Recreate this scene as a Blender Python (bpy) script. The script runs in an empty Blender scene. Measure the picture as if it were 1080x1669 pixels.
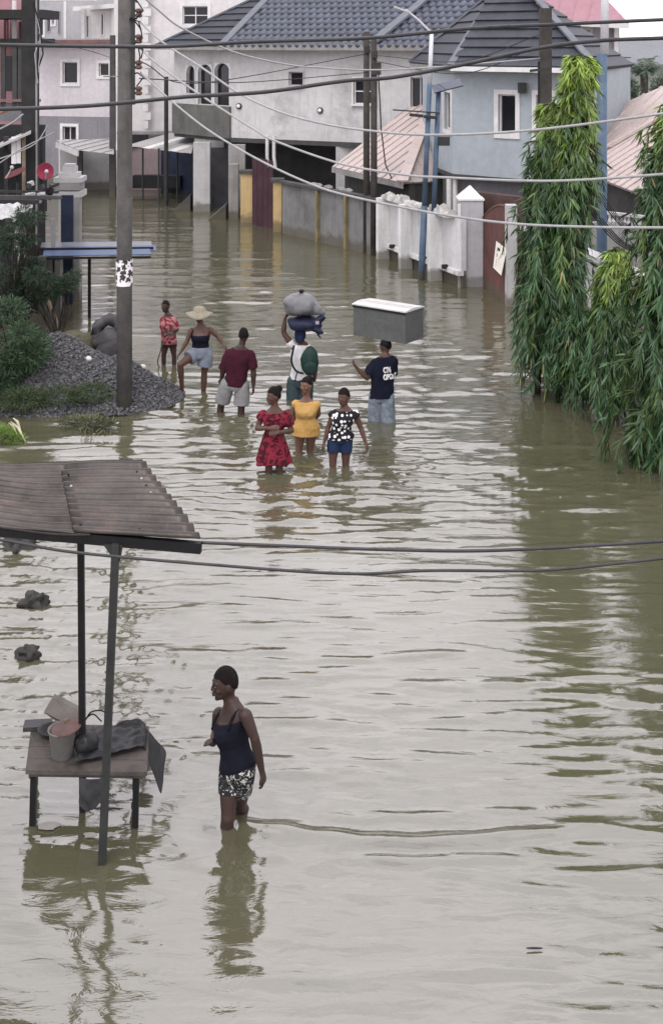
import bpy, bmesh, math, random
import numpy as np
from mathutils import Vector, Matrix, noise
random.seed(7); np.random.seed(7)
SC = bpy.context.scene
COL = SC.collection
# ---------------------------------------------------------------- camera, sky, sun, exposure
F, YH, H = 2000.0, 70.0, 6.0          # focal length in photo pixels, horizon row, eye height above the flood
cam = bpy.data.cameras.new('camera'); camo = bpy.data.objects.new('camera', cam); COL.objects.link(camo)
camo.location = (0, 0, H); camo.rotation_euler = (math.radians(90), 0, 0)
cam.sensor_fit = 'VERTICAL'; cam.sensor_height = 36.0; cam.lens = 36.0*F/1669.0
cam.shift_y = -(834.5-YH)/1669.0
cam.clip_start = 0.1; cam.clip_end = 2000
SC.camera = camo
world = bpy.data.worlds.new('World'); SC.world = world; world.use_nodes = True
wn, wl = world.node_tree.nodes, world.node_tree.links
wn.clear()
SUN_EL, SUN_AZ = math.radians(58), math.radians(200)
sky = wn.new('ShaderNodeTexSky'); sky.sky_type = 'NISHITA'; sky.sun_disc = False
sky.sun_elevation = SUN_EL; sky.sun_rotation = SUN_AZ; sky.dust_density = 4.0
hs = wn.new('ShaderNodeHueSaturation'); hs.inputs['Saturation'].default_value = 0.12; hs.inputs['Value'].default_value = 1.0
cl = wn.new('ShaderNodeMixRGB'); cl.blend_type = 'MIX'; cl.inputs[0].default_value = 0.85
# the cloud deck: the standard overcast sky, brightening evenly from horizon to zenith over the whole dome
tcw = wn.new('ShaderNodeTexCoord'); sx_ = wn.new('ShaderNodeSeparateXYZ'); wl.new(tcw.outputs['Generated'], sx_.inputs[0])
mr_ = wn.new('ShaderNodeMapRange'); mr_.inputs[1].default_value = 0.0; mr_.inputs[2].default_value = 1.0; mr_.inputs[3].default_value = 14.4; mr_.inputs[4].default_value = 17.4; wl.new(sx_.outputs[2], mr_.inputs[0])
tn_ = wn.new('ShaderNodeMixRGB'); tn_.blend_type = 'MULTIPLY'; tn_.inputs[0].default_value = 1.0; tn_.inputs[2].default_value = (1.0, .966, 1.025, 1); wl.new(mr_.outputs[0], tn_.inputs[1]); 
# soft cloud lumps spread evenly over the whole deck
zz_ = wn.new('ShaderNodeMath'); zz_.operation = 'ADD'; zz_.inputs[1].default_value = .22; wl.new(sx_.outputs[2], zz_.inputs[0])
dv_ = wn.new('ShaderNodeVectorMath'); dv_.operation = 'DIVIDE'; cz_ = wn.new('ShaderNodeCombineXYZ'); [wl.new(zz_.outputs[0], cz_.inputs[i]) for i in range(3)]
wl.new(tcw.outputs['Generated'], dv_.inputs[0]); wl.new(cz_.outputs[0], dv_.inputs[1])
nz_ = wn.new('ShaderNodeTexNoise'); nz_.inputs['Scale'].default_value = 2.4; nz_.inputs['Detail'].default_value = 5; nz_.inputs['Roughness'].default_value = .55; wl.new(dv_.outputs[0], nz_.inputs['Vector'])
cr_ = wn.new('ShaderNodeValToRGB'); e_ = cr_.color_ramp.elements; e_[0].position = .32; e_[0].color = (.70,.70,.74,1); e_[1].position = .66; e_[1].color = (1.26,1.24,1.23,1); wl.new(nz_.outputs[0], cr_.inputs[0])
tm_ = wn.new('ShaderNodeMixRGB'); tm_.blend_type = 'MULTIPLY'; tm_.inputs[0].default_value = 1.0; wl.new(tn_.outputs[0], tm_.inputs[1]); wl.new(cr_.outputs[0], tm_.inputs[2]); wl.new(tm_.outputs[0], cl.inputs[2])
bg = wn.new('ShaderNodeBackground'); bg.inputs['Strength'].default_value = 0.10
wo = wn.new('ShaderNodeOutputWorld')
wl.new(sky.outputs[0], hs.inputs['Color']); wl.new(hs.outputs[0], cl.inputs[1]); wl.new(cl.outputs[0], bg.inputs['Color']); wl.new(bg.outputs[0], wo.inputs['Surface'])
sd = bpy.data.lights.new('sun', 'SUN'); sd.energy = 0.9; sd.angle = math.radians(25); sd.color = (1.0, 0.97, 0.93)
so = bpy.data.objects.new('sun', sd); COL.objects.link(so); so.location = (0, -20, 40)
_d = Vector((math.sin(SUN_AZ)*math.cos(SUN_EL), math.cos(SUN_AZ)*math.cos(SUN_EL), math.sin(SUN_EL)))
so.rotation_euler = (-_d).to_track_quat('-Z', 'Y').to_euler()
SC.view_settings.view_transform = 'Standard'; SC.view_settings.look = 'None'
SC.view_settings.exposure = 0.52; SC.view_settings.gamma = 1.0
SC.render.engine = 'CYCLES'; SC.cycles.max_bounces = 6; SC.cycles.use_denoising = True
SC.cycles.sample_clamp_indirect = 4

# ---------------------------------------------------------------- helpers
def V(*a): return Vector(a)
def wp(x, y, D): return Vector(((x-540)*D/F, D, H-(y-YH)*D/F))
def gp(x, y, z=0.0):
    D = (H-z)*F/(y-YH); return Vector(((x-540)*D/F, D, z))
ORG = {}
def setp(o, label=None, cat=None, group=None, kind=None):
    if label: o['label'] = label
    if cat: o['category'] = cat
    if group: o['group'] = group
    if kind: o['kind'] = kind
    return o
def thing(name, label, cat, loc, group=None):
    o = bpy.data.objects.new(name, None); COL.objects.link(o); o.location = loc
    o.empty_display_size = 0.2
    ORG[o.name] = Vector(loc); return setp(o, label, cat, group)
def link_mesh(name, me, parent=None, loc=None):
    o = bpy.data.objects.new(name, me); COL.objects.link(o)
    if parent is not None: o.parent = parent
    if loc is not None: o.location = loc
    return o
class MB:
    def __init__(s): s.v = []; s.f = []
    def add(s, vs, fs):
        n = len(s.v); s.v += [tuple(v) for v in vs]; s.f += [[i+n for i in f] for f in fs]; return s
    def hexa(s, b, t):      # bottom four (ccw seen from above), top four
        return s.add(list(b)+list(t), [(3,2,1,0),(4,5,6,7),(0,1,5,4),(1,2,6,5),(2,3,7,6),(3,0,4,7)])
    def box(s, c, size, rz=0.0, ry=0.0, rx=0.0, taper=1.0):
        c = Vector(c); x, y, z = (k/2 for k in size)
        M = Matrix.Rotation(rz,3,'Z') @ Matrix.Rotation(ry,3,'Y') @ Matrix.Rotation(rx,3,'X')
        P = lambda a,b,d,k: c + M @ Vector((a*x*k, b*y*k, d*z))
        return s.hexa([P(-1,-1,-1,1),P(1,-1,-1,1),P(1,1,-1,1),P(-1,1,-1,1)], [P(-1,-1,1,taper),P(1,-1,1,taper),P(1,1,1,taper),P(-1,1,1,taper)])
    def bar(s, a, b, w, h, up=(0,0,1)):   # rectangular bar from a to b
        a, b = Vector(a), Vector(b); d = (b-a).normalized(); up = Vector(up)
        if abs(d.dot(up)) > .98: up = Vector((0,1,0))
        r = d.cross(up).normalized(); u = r.cross(d).normalized()
        q = lambda p: [p-r*w/2-u*h/2, p+r*w/2-u*h/2, p+r*w/2+u*h/2, p-r*w/2+u*h/2]
        return s.add(q(a)+q(b), [(0,1,2,3),(7,6,5,4),(4,5,1,0),(5,6,2,1),(6,7,3,2),(7,4,0,3)])
    def prism(s, poly, ext):
        n = len(poly); ext = Vector(ext); p = [Vector(q) for q in poly]
        s.add(p+[q+ext for q in p], [list(range(n))[::-1], [i+n for i in range(n)]] + [(i,(i+1)%n,(i+1)%n+n,i+n) for i in range(n)]); return s
    def loft(s, rings, cap=True, closed=True):
        n = len(rings[0]); vs = [p for r in rings for p in r]; fs = []
        for k in range(len(rings)-1):
            for i in range(n if closed else n-1):
                j = (i+1) % n; fs.append((k*n+i, k*n+j, (k+1)*n+j, (k+1)*n+i))
        if cap: fs.append(list(range(n))[::-1]); fs.append([(len(rings)-1)*n+i for i in range(n)])
        return s.add(vs, fs)
    def tube(s, pts, r, n=8, cap=True, flat=None):
        pts = [Vector(p) for p in pts]; R = r if isinstance(r, (list, tuple)) else [r]*len(pts); rings = []; u = None
        for k, p in enumerate(pts):
            d = (pts[min(k+1,len(pts)-1)]-pts[max(k-1,0)])
            d = d.normalized() if d.length > 1e-9 else Vector((0,0,1))
            if u is None:
                a = Vector((1,0,0)) if abs(d.x) < .9 else Vector((0,1,0)); u = (a-d*a.dot(d)).normalized()
            else:
                u = (u-d*u.dot(d)); u = u.normalized() if u.length > 1e-6 else Vector((1,0,0))
            w = d.cross(u)
            rings.append([p+(u*math.cos(t)+w*math.sin(t))*R[k] for t in (2*math.pi*i/n for i in range(n))])
        return s.loft(rings, cap)
    def lathe(s, c, prof, n=24, sx=1.0, sy=1.0, rot=None):
        c = Vector(c); rings = []
        for r, z in prof:
            ring = [Vector((r*sx*math.cos(2*math.pi*i/n), r*sy*math.sin(2*math.pi*i/n), z)) for i in range(n)]
            rings.append([c+(rot@p if rot is not None else p) for p in ring])
        return s.loft(rings)
    def ball(s, c, r, n=12, m=8, rot=None, fn=None):
        c = Vector(c); r = Vector(r) if not isinstance(r,(int,float)) else Vector((r,r,r)); vs = []; fs = []
        for j in range(m+1):
            ph = math.pi*j/m
            for i in range(n):
                t = 2*math.pi*i/n
                p = Vector((r.x*math.sin(ph)*math.cos(t), r.y*math.sin(ph)*math.sin(t), r.z*math.cos(ph)))
                if fn: p = fn(p)
                vs.append(c+(rot@p if rot is not None else p))
        for j in range(m):
            for i in range(n):
                k = (i+1)%n; fs.append((j*n+i,(j+1)*n+i,(j+1)*n+k,j*n+k))
        return s.add(vs, fs)
    def mesh(s, name, mat=None, smooth=False, off=None):
        vs = s.v if off is None else [(v[0]-off[0], v[1]-off[1], v[2]-off[2]) for v in s.v]
        me = bpy.data.meshes.new(name); me.from_pydata(vs, [], s.f); me.validate(); me.update()
        if mat: me.materials.append(mat)
        if smooth: me.polygons.foreach_set('use_smooth', [True]*len(me.polygons))
        return me
    def build(s, name, mat, parent=None, smooth=False, fix=True, origin=None):
        org = Vector(origin) if origin is not None else Vector((0,0,0)); base = Vector((0,0,0))
        if parent is not None: base = ORG[parent.name]; org = base if origin is None else org
        me = s.mesh(name, mat, smooth, org)
        if fix:
            bm = bmesh.new(); bm.from_mesh(me); bmesh.ops.remove_doubles(bm, verts=bm.verts, dist=1e-6)
            bmesh.ops.recalc_face_normals(bm, faces=bm.faces); bm.to_mesh(me); bm.free()
            if smooth: me.polygons.foreach_set('use_smooth', [True]*len(me.polygons))
        o = link_mesh(name, me, parent, org-base); ORG[o.name] = org; return o
def solo(mb, name, mat, label, cat, group=None, smooth=False, origin=None):
    c = np.array(mb.v); o0 = Vector(((c[:,0].min()+c[:,0].max())/2, (c[:,1].min()+c[:,1].max())/2, c[:,2].min())) if origin is None else origin
    return setp(mb.build(name, mat, None, smooth, origin=o0), label, cat, group)

# ---------------------------------------------------------------- materials
def lin(c):
    return tuple(((k/255)/12.92 if k <= 10 else (((k/255)+.055)/1.055)**2.4) for k in c)
MATS = {}
def newmat(name):
    m = bpy.data.materials.new(name); m.use_nodes = True; nt = m.node_tree
    return m, nt.nodes, nt.links, nt.nodes['Principled BSDF']
def pm(name, col, rough=.8, var=.18, scale=2.5, bump=.15, bscale=45, streak=0.0, streakcol=None, spec=.2, metal=0.0, stains=None, fine=.07, tide=0.0):
    """procedural surface: colour blotches, fine grain, optional rain streaks and blotchy stains, fine relief"""
    if name in MATS: return MATS[name]
    m, N, L, B = newmat(name); col = tuple(col)
    g = N.new('ShaderNodeNewGeometry')
    def nz(sc, det=4, vec=None, rgh=.6):
        n = N.new('ShaderNodeTexNoise'); n.inputs['Scale'].default_value = sc; n.inputs['Detail'].default_value = det; n.inputs['Roughness'].default_value = rgh
        L.new(vec if vec is not None else g.outputs['Position'], n.inputs['Vector']); return n
    def mix(fac, a, b, mode='MIX'):
        x = N.new('ShaderNodeMixRGB'); x.blend_type = mode
        for i, k in ((0, fac), (1, a), (2, b)):
            if hasattr(k, 'is_output'): L.new(k, x.inputs[i])
            else: x.inputs[i].default_value = k if i == 0 else (*k, 1)
        return x.outputs[0]
    def ramp(s, a, b):
        r = N.new('ShaderNodeMapRange'); r.inputs[1].default_value = a; r.inputs[2].default_value = b; L.new(s, r.inputs[0]); return r.outputs[0]
    n1 = nz(scale, 5); n2 = nz(scale*9, 3)
    dk = tuple(c*(1-var*1.6) for c in col); lt = tuple(min(1, c*(1+var)) for c in col)
    c = mix(ramp(n1.outputs[0], .3, .7), dk, lt)
    c = mix(ramp(n2.outputs[0], .35, .65), c, mix(1.0, c, (1-fine*1.5,)*3, 'MULTIPLY'))
    if streak:
        mp = N.new('ShaderNodeMapping'); mp.inputs['Scale'].default_value = (4, 4, .35); L.new(g.outputs['Position'], mp.inputs['Vector'])
        n3 = nz(1.6, 5, mp.outputs[0], .7); f = N.new('ShaderNodeMath'); f.operation = 'MULTIPLY'; f.inputs[1].default_value = streak; L.new(ramp(n3.outputs[0], .5, .72), f.inputs[0])
        c = mix(f.outputs[0], c, streakcol or tuple(k*.35 for k in col))
    if stains:
        n4 = nz(stains[0], 6, None, .7); f = N.new('ShaderNodeMath'); f.operation = 'MULTIPLY'; f.inputs[1].default_value = stains[1]; L.new(ramp(n4.outputs[0], .52, .68), f.inputs[0])
        c = mix(f.outputs[0], c, stains[2])
    if tide:      # silt left by the water, ragged upper edge
        sz = N.new('ShaderNodeSeparateXYZ'); L.new(g.outputs['Position'], sz.inputs[0]); n5 = nz(2.2, 5); w = N.new('ShaderNodeMath'); w.operation = 'MULTIPLY_ADD'; w.inputs[1].default_value = -.55; L.new(n5.outputs[0], w.inputs[0]); L.new(sz.outputs[2], w.inputs[2])
        f = N.new('ShaderNodeMath'); f.operation = 'MULTIPLY'; f.inputs[1].default_value = tide; L.new(ramp(w.outputs[0], .06, -.06), f.inputs[0]); c = mix(f.outputs[0], c, (.085,.075,.052))
    L.new(c, B.inputs['Base Color'])
    rr = N.new('ShaderNodeMapRange'); rr.inputs[3].default_value = max(.02, rough-.1); rr.inputs[4].default_value = min(1, rough+.1); L.new(n1.outputs[0], rr.inputs[0]); L.new(rr.outputs[0], B.inputs['Roughness'])
    B.inputs['Specular IOR Level'].default_value = spec; B.inputs['Metallic'].default_value = metal
    if bump:
        nb = nz(bscale, 4); b = N.new('ShaderNodeBump'); b.inputs['Strength'].default_value = bump; b.inputs['Distance'].default_value = .02; L.new(nb.outputs[0], b.inputs['Height']); L.new(b.outputs[0], B.inputs['Normal'])
    MATS[name] = m; return m
def leafmat(name, rough=.42):
    m, N, L, B = newmat(name)
    a = N.new('ShaderNodeAttribute'); a.attribute_name = 'Col'
    L.new(a.outputs['Color'], B.inputs['Base Color']); B.inputs['Roughness'].default_value = rough
    B.inputs['Specular IOR Level'].default_value = .5
    t = N.new('ShaderNodeBsdfTranslucent'); L.new(a.outputs['Color'], t.inputs['Color'])
    mx = N.new('ShaderNodeMixShader'); mx.inputs[0].default_value = .22; o = N['Material Output']
    L.new(B.outputs[0], mx.inputs[1]); L.new(t.outputs[0], mx.inputs[2]); L.new(mx.outputs[0], o.inputs['Surface'])
    return m
def glassmat(name, col=(.012,.013,.016), rough=.08):
    m, N, L, B = newmat(name); B.inputs['Base Color'].default_value = (*col, 1); B.inputs['Roughness'].default_value = rough; B.inputs['Specular IOR Level'].default_value = .3
    n = N.new('ShaderNodeTexNoise'); n.inputs['Scale'].default_value = 1.3; g = N.new('ShaderNodeNewGeometry'); L.new(g.outputs['Position'], n.inputs['Vector'])
    b = N.new('ShaderNodeBump'); b.inputs['Strength'].default_value = .05; L.new(n.outputs[0], b.inputs['Height']); L.new(b.outputs[0], B.inputs['Normal'])
    return m
GLASS = glassmat('window_glass')
WHITE = pm('white_paint', (.62,.61,.60), .55, .08, 3, .05, streak=.25, streakcol=(.35,.34,.32), tide=.7)
WALL_E = pm('grey_render', (.52,.515,.51), .9, .1, .5, .15, 60, streak=.35, streakcol=(.27,.265,.26), stains=(.7,.7,(.26,.255,.245)), tide=.7)
WALL_B = pm('pale_pink_render', (.535,.505,.52), .9, .08, .6, .1, streak=.2, streakcol=(.33,.30,.31))
BAND = pm('dark_grey_band', (.22,.215,.23), .9, .1, .8, .1, streak=.3, tide=.7)
WALL_D = pm('cream_render', (.58,.56,.55), .9, .07, .5, .1, streak=.25, streakcol=(.34,.33,.32))
WALL_C = pm('cool_grey_render', (.36,.355,.37), .9, .08, .5, .1, streak=.2)
WALL_F = pm('blue_grey_render', (.335,.37,.395), .9, .06, .5, .1, 60, streak=.12, streakcol=(.2,.22,.25))
PINK = pm('salmon_render', (.36,.20,.215), .9, .12, .7, .1, streak=.2)
CONC = pm('concrete', (.26,.255,.245), .92, .16, 1.5, .3, 30, streak=.45, streakcol=(.10,.10,.09), tide=.7)
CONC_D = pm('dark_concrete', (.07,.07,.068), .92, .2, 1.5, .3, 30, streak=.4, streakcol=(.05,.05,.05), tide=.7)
CONC_L = pm('pale_concrete', (.43,.425,.42), .92, .12, 1.5, .25, 30, streak=.35, streakcol=(.2,.2,.19), tide=.7)
CONC_BK = pm('blackish_concrete', (.032,.032,.032), .92, .25, 1.5, .3, 30, streak=.4, streakcol=(.015,.015,.015))  # near-black concrete with darker streaks, a step below the dark concrete
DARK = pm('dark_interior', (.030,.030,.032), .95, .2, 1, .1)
TILE = pm('slate_blue_tile', (.050,.060,.086), .4, .25, 1.5, .15, 60, fine=.2, spec=.5)
TILE_D = pm('charcoal_shingle', (.045,.050,.062), .6, .2, 2.2, .3, 80, fine=.25)
RIDGE = pm('ridge_cap_grey', (.12,.13,.15), .5, .15, 3, .1)
BEIGE = pm('beige_metal_roof', (.44,.375,.35), .6, .1, .7, .05, streak=.35, streakcol=(.24,.2,.185), stains=(.7,.35,(.33,.27,.25)))
PINKROOF = pm('rose_metal_roof', (.30,.165,.19), .6, .08, .7, .05)
YEL = pm('yellow_paint', (.52,.38,.19), .8, .12, 3, .15, streak=.3, streakcol=(.22,.16,.10), stains=(3,.3,(.25,.18,.1)), tide=.7)
MAROON = pm('maroon_gate', (.058,.028,.036), .6, .2, 2, .1, streak=.3)
RUST = pm('rusty_gate', (.115,.052,.045), .7, .25, 2, .2, streak=.5, streakcol=(.05,.03,.028), tide=.7)
BLUEPOST = pm('blue_grey_paint', (.075,.115,.17), .5, .2, 3, .08, streak=.4, streakcol=(.04,.05,.06), tide=.7)
NAVY = pm('navy_panel', (.02,.027,.05), .6, .25, 2, .1)
WOODP = pm('weathered_wood', (.055,.05,.045), .9, .25, 4, .5, 30, streak=.5, streakcol=(.03,.028,.025), tide=.7)
PLANK = pm('bare_plank', (.20,.165,.115), .9, .25, 5, .4, 40, streak=.4)
STEEL = pm('dull_steel', (.030,.032,.031), .55, .2, 6, .15, spec=.35, metal=.2)
BLACK = pm('black_rubber', (.010,.010,.011), .5, .2, 8, .05)
CABLE = pm('weathered_cable', (.035,.035,.036), .3, .2, 8, .03)
CABLE_L = pm('silver_cable', (.29,.29,.29), .35, .1, 8, .03)
CORR = pm('corrugated_iron', (.062,.055,.051), .36, .3, 2.0, .08, 60, streak=.2, metal=.55, stains=(2.2,.5,(.10,.075,.065)))
CORR_L = pm('pale_corrugated_iron', (.34,.335,.33), .5, .15, 1.2, .06, 60, stains=(1.2,.5,(.2,.17,.15)))
# ---------------------------------------------------------------- ground and flood water
gm = MB(); gm.add([(-120,-10,-.55),(120,-10,-.55),(120,260,-.55),(-120,260,-.55)], [(0,1,2,3)])
MUD = pm('wet_mud', (.12,.10,.07), .7, .2, .6, .3)
setp(gm.build('ground', MUD), kind='structure')
def water_material():
    m, N, L, B = newmat('muddy_flood_water')
    g = N.new('ShaderNodeNewGeometry')
    n = N.new('ShaderNodeTexNoise'); n.inputs['Scale'].default_value = .22; n.inputs['Detail'].default_value = 5; L.new(g.outputs['Position'], n.inputs['Vector'])
    r = N.new('ShaderNodeMapRange'); r.inputs[1].default_value = .35; r.inputs[2].default_value = .65; L.new(n.outputs[0], r.inputs[0])
    x = N.new('ShaderNodeMixRGB'); x.inputs[1].default_value = (.064,.063,.037,1); x.inputs[2].default_value = (.081,.078,.049,1); L.new(r.outputs[0], x.inputs[0]); L.new(x.outputs[0], B.inputs['Base Color'])
    B.inputs['Roughness'].default_value = .045; B.inputs['IOR'].default_value = 2.25; B.inputs['Specular IOR Level'].default_value = .5
    mp = N.new('ShaderNodeMapping'); mp.inputs['Scale'].default_value = (1.0, 3.0, 1); L.new(g.outputs['Position'], mp.inputs['Vector'])
    n2 = N.new('ShaderNodeTexNoise'); n2.inputs['Scale'].default_value = 2.6; n2.inputs['Detail'].default_value = 5; n2.inputs['Distortion'].default_value = .6; L.new(mp.outputs[0], n2.inputs['Vector'])
    b = N.new('ShaderNodeBump'); b.inputs['Strength'].default_value = .15; b.inputs['Distance'].default_value = .05; L.new(n2.outputs[0], b.inputs['Height']); L.new(b.outputs[0], B.inputs['Normal'])
    return m
WATER = water_material()
SRC = [(gp(375,1342), 1.5), (gp(442,769),.8), (gp(494,740),.6), (gp(552,757),.8), (gp(375,670),.7), (gp(331,640),.5), (gp(298,635),.4), (gp(620,686),.8), (gp(275,597),.4), (gp(480,655),.5)]
def water_mesh():
    ys = np.concatenate([np.geomspace(4500,1850,14)[:-1], np.arange(1850,1000,-2.4), np.arange(1000,500,-1.6), np.arange(500,290,-1.2), np.linspace(290,120,24)])
    xs = np.concatenate([np.linspace(-1500,-60,26)[:-1], np.arange(-60,1142,2.6), np.linspace(1142,2600,26)])
    D = H*F/(ys-YH); X = (xs[None,:]-540)/F*D[:,None]; Y = np.repeat(D[:,None], len(xs), 1)
    dD = np.abs(np.gradient(D))[:,None]
    rng = np.random.RandomState(5); Z = np.zeros_like(X)
    def low(seed, sc):
        r = np.random.RandomState(seed); f = np.zeros_like(X)
        for _ in range(7):
            a = r.uniform(0,6.28); k = sc*r.uniform(.5,1.6); f += np.sin(k*(X*np.cos(a)+Y*np.sin(a))+r.uniform(0,6.28))
        return f/3.0
    m1 = np.clip(.75+.55*low(1,.55), .12, 1.6); m2 = np.clip(.6+.6*low(2,.9), .05, 1.6)
    # calm close to the camera, most broken up around the waders, calmer again towards the far houses
    reg = (.62+.38*np.clip((Y-8.2)/3.0,0,1))*.80+.45*np.exp(-((Y-18)/5.5)**2)+.12*np.clip((Y-22)/10,0,1)
    for i in range(96):
        lam = math.exp(rng.uniform(math.log(.115), math.log(1.5))); k = 2*math.pi/lam
        a = math.pi/2 + rng.normal(0, .19 if i % 6 else .8)
        slope = .0285 * (1.0 if lam < .40 else .50 if lam < .8 else .32); A = slope/k
        fade = np.clip(1.6-3.2*dD/lam, 0, 1)
        wob = .16*lam*low(10+i%6, .9)
        Z += A*fade*(m1 if i % 2 else m2)*np.sin(k*(X*math.cos(a)+(Y+wob)*math.sin(a))+rng.uniform(0,6.28))
    Z *= reg
    Z += 55*np.clip(Z,-.01,.012)**2
    for p, s in SRC:                       # rings running out from each wader
        dx, dy = X-p.x, Y-p.y; r = np.sqrt(dx*dx+dy*dy)+1e-6
        lam = .34+.03*r; ang = 1+.35*np.sin(3*np.arctan2(dy,dx)+p.x*5)
        Z += s*.0042*ang*np.exp(-r/1.5)*np.sin(2*math.pi*r/lam)*np.clip(r/.12,0,1)*np.clip(1.6-3*dD/lam,0,1)
    # the bow wave the walking woman pushes out towards the right
    p = gp(375,1342); u = (X-p.x); c = p.y-.22*np.sin(np.clip(u/2.9,0,1)*math.pi)
    Z += np.where((u > .05) & (u < 3.0), .036*np.exp(-((Y-c)/.085)**2)*np.clip(u/.3,0,1)*np.clip((3.0-u)/.9,0,1), 0)
    c2 = p.y-.30-.16*np.sin(np.clip(-u/1.2,0,1)*math.pi)
    Z += np.where((u < 0) & (u > -1.3), .006*np.exp(-((Y-c2)/.06)**2), 0)
    nr, nc = X.shape; co = np.stack([X,Y,Z],-1).reshape(-1,3)
    idx = np.arange(nr*nc).reshape(nr,nc); q = np.stack([idx[:-1,:-1],idx[:-1,1:],idx[1:,1:],idx[1:,:-1]],-1).reshape(-1,4)
    me = bpy.data.meshes.new('water'); me.vertices.add(len(co)); me.vertices.foreach_set('co', co.ravel())
    me.loops.add(q.size); me.loops.foreach_set('vertex_index', q.ravel().astype(np.int32))
    me.polygons.add(len(q)); me.polygons.foreach_set('loop_start', np.arange(0,q.size,4,dtype=np.int32)); me.polygons.foreach_set('loop_total', np.full(len(q),4,dtype=np.int32))
    me.update(calc_edges=True); me.validate(); me.polygons.foreach_set('use_smooth', np.ones(len(me.polygons),dtype=bool))
    me.materials.append(WATER); return me
setp(link_mesh('water', water_mesh()), kind='structure')

# ---------------------------------------------------------------- building helpers
def wpix(A, B, x, y):      # pixel on the vertical plane through A-B -> (distance along, height)
    dx, dy = B[0]-A[0], B[1]-A[1]; l = math.hypot(dx,dy); dx /= l; dy /= l; t = (x-540)/F
    u = (t*A[1]-A[0])/(dx-t*dy); D = A[1]+u*dy; return u, H-(y-YH)*D/F
def px(x, D): return ((x-540)*D/F, D)
def wall_part(parent, A, B, z0, z1, mat, holes=(), th=.2, name='wall'):
    A = Vector((A[0],A[1],0)); B = Vector((B[0],B[1],0)); d = (B-A); Lw = d.length; d.normalize(); n = Vector((d.y,-d.x,0)); up = Vector((0,0,1))
    us = sorted({0,Lw,*[h[0] for h in holes],*[h[1] for h in holes]}); zs = sorted({z0,z1,*[h[2] for h in holes],*[h[3] for h in holes]})
    us = [u for u in us if 0 <= u <= Lw]; zs = [z for z in zs if z0 <= z <= z1]
    m = MB(); P = lambda u,z,k: A+d*u+up*z-n*k
    inside = lambda u,z: any(h[0] < u < h[1] and h[2] < z < h[3] for h in holes)
    for i in range(len(us)-1):
        for j in range(len(zs)-1):
            if inside((us[i]+us[i+1])/2,(zs[j]+zs[j+1])/2): continue
            a,b,c,e = us[i],us[i+1],zs[j],zs[j+1]
            m.add([P(a,c,0),P(b,c,0),P(b,e,0),P(a,e,0)],[(0,1,2,3)])
    for h in holes:
        a,b,c,e = h[:4]
        for q in ((a,c,b,c),(b,c,b,e),(b,e,a,e),(a,e,a,c)): m.add([P(q[0],q[1],0),P(q[2],q[3],0),P(q[2],q[3],th),P(q[0],q[1],th)],[(0,1,2,3)])
    m.add([P(0,z0,th),P(Lw,z0,th),P(Lw,z1,th),P(0,z1,th)],[(3,2,1,0)]) if not holes else None
    for q in ((0,z0,Lw,z0),(Lw,z0,Lw,z1),(Lw,z1,0,z1),(0,z1,0,z0)): m.add([P(q[0],q[1],0),P(q[2],q[3],0),P(q[2],q[3],th),P(q[0],q[1],th)],[(0,1,2,3)])
    return m.build(name, mat, parent, fix=False)
def window(parent, A, B, rect, mat=None, fw=.09, panes=2, bars=0, proud=.04, arch=False, sill=False, depth=.12, surround=True):
    A = Vector((A[0],A[1],0)); d = (Vector((B[0],B[1],0))-A).normalized(); n = Vector((d.y,-d.x,0)); up = Vector((0,0,1)); mat = mat or WHITE
    u0,u1,z0,z1 = rect; P = lambda u,z,k: A+d*u+up*z+n*k
    m = MB()
    def brick_(a,b,c,e,k0,k1):
        m.hexa([P(a,c,k1),P(b,c,k1),P(b,c,k0),P(a,c,k0)],[P(a,e,k1),P(b,e,k1),P(b,e,k0),P(a,e,k0)])
    if surround:
        brick_(u0-fw,u0,z0-fw,z1+fw,-.01,proud); brick_(u1,u1+fw,z0-fw,z1+fw,-.01,proud); brick_(u0,u1,z1,z1+fw,-.01,proud); brick_(u0-(.06 if sill else 0),u1+(.06 if sill else 0),z0-fw,z0,-.01,proud+(.08 if sill else .004))
    iw = .04
    brick_(u0,u0+iw,z0,z1,-depth,-depth+.05); brick_(u1-iw,u1,z0,z1,-depth,-depth+.05); brick_(u0+iw,u1-iw,z1-iw,z1,-depth,-depth+.05); brick_(u0+iw,u1-iw,z0,z0+iw,-depth,-depth+.05)
    o = m.build('window', mat, parent); W = (u1-u0)/panes
    for i in range(panes):
        g = MB(); a, b = u0+i*W, u0+(i+1)*W
        g.hexa([P(a,z0,-depth+.005),P(b,z0,-depth+.005),P(b,z0,-depth-.02),P(a,z0,-depth-.02)],[P(a,z1,-depth+.005),P(b,z1,-depth+.005),P(b,z1,-depth-.02),P(a,z1,-depth-.02)])
        g.build('pane', GLASS, o)
    for i in range(1, panes):
        m = MB(); brick_(u0+i*W-.02,u0+i*W+.02,z0+iw,z1-iw,-depth,-depth+.06); m.build('mullion', mat, o)
    for i in range(bars):
        m = MB(); zz = z0+(z1-z0)*(i+1)/(bars+1); brick_(u0+iw,u1-iw,zz-.018,zz+.018,-depth+.01,-depth+.055); m.build('glazing_bar', mat, o)
    return o
def rectpix(A, B, x0, y0, x1, y1):
    u0, za = wpix(A,B,x0,(y0+y1)/2); u1, zb = wpix(A,B,x1,(y0+y1)/2); xm = (x0+x1)/2
    return (u0, u1, wpix(A,B,xm,y1)[1], wpix(A,B,xm,y0)[1])
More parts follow.
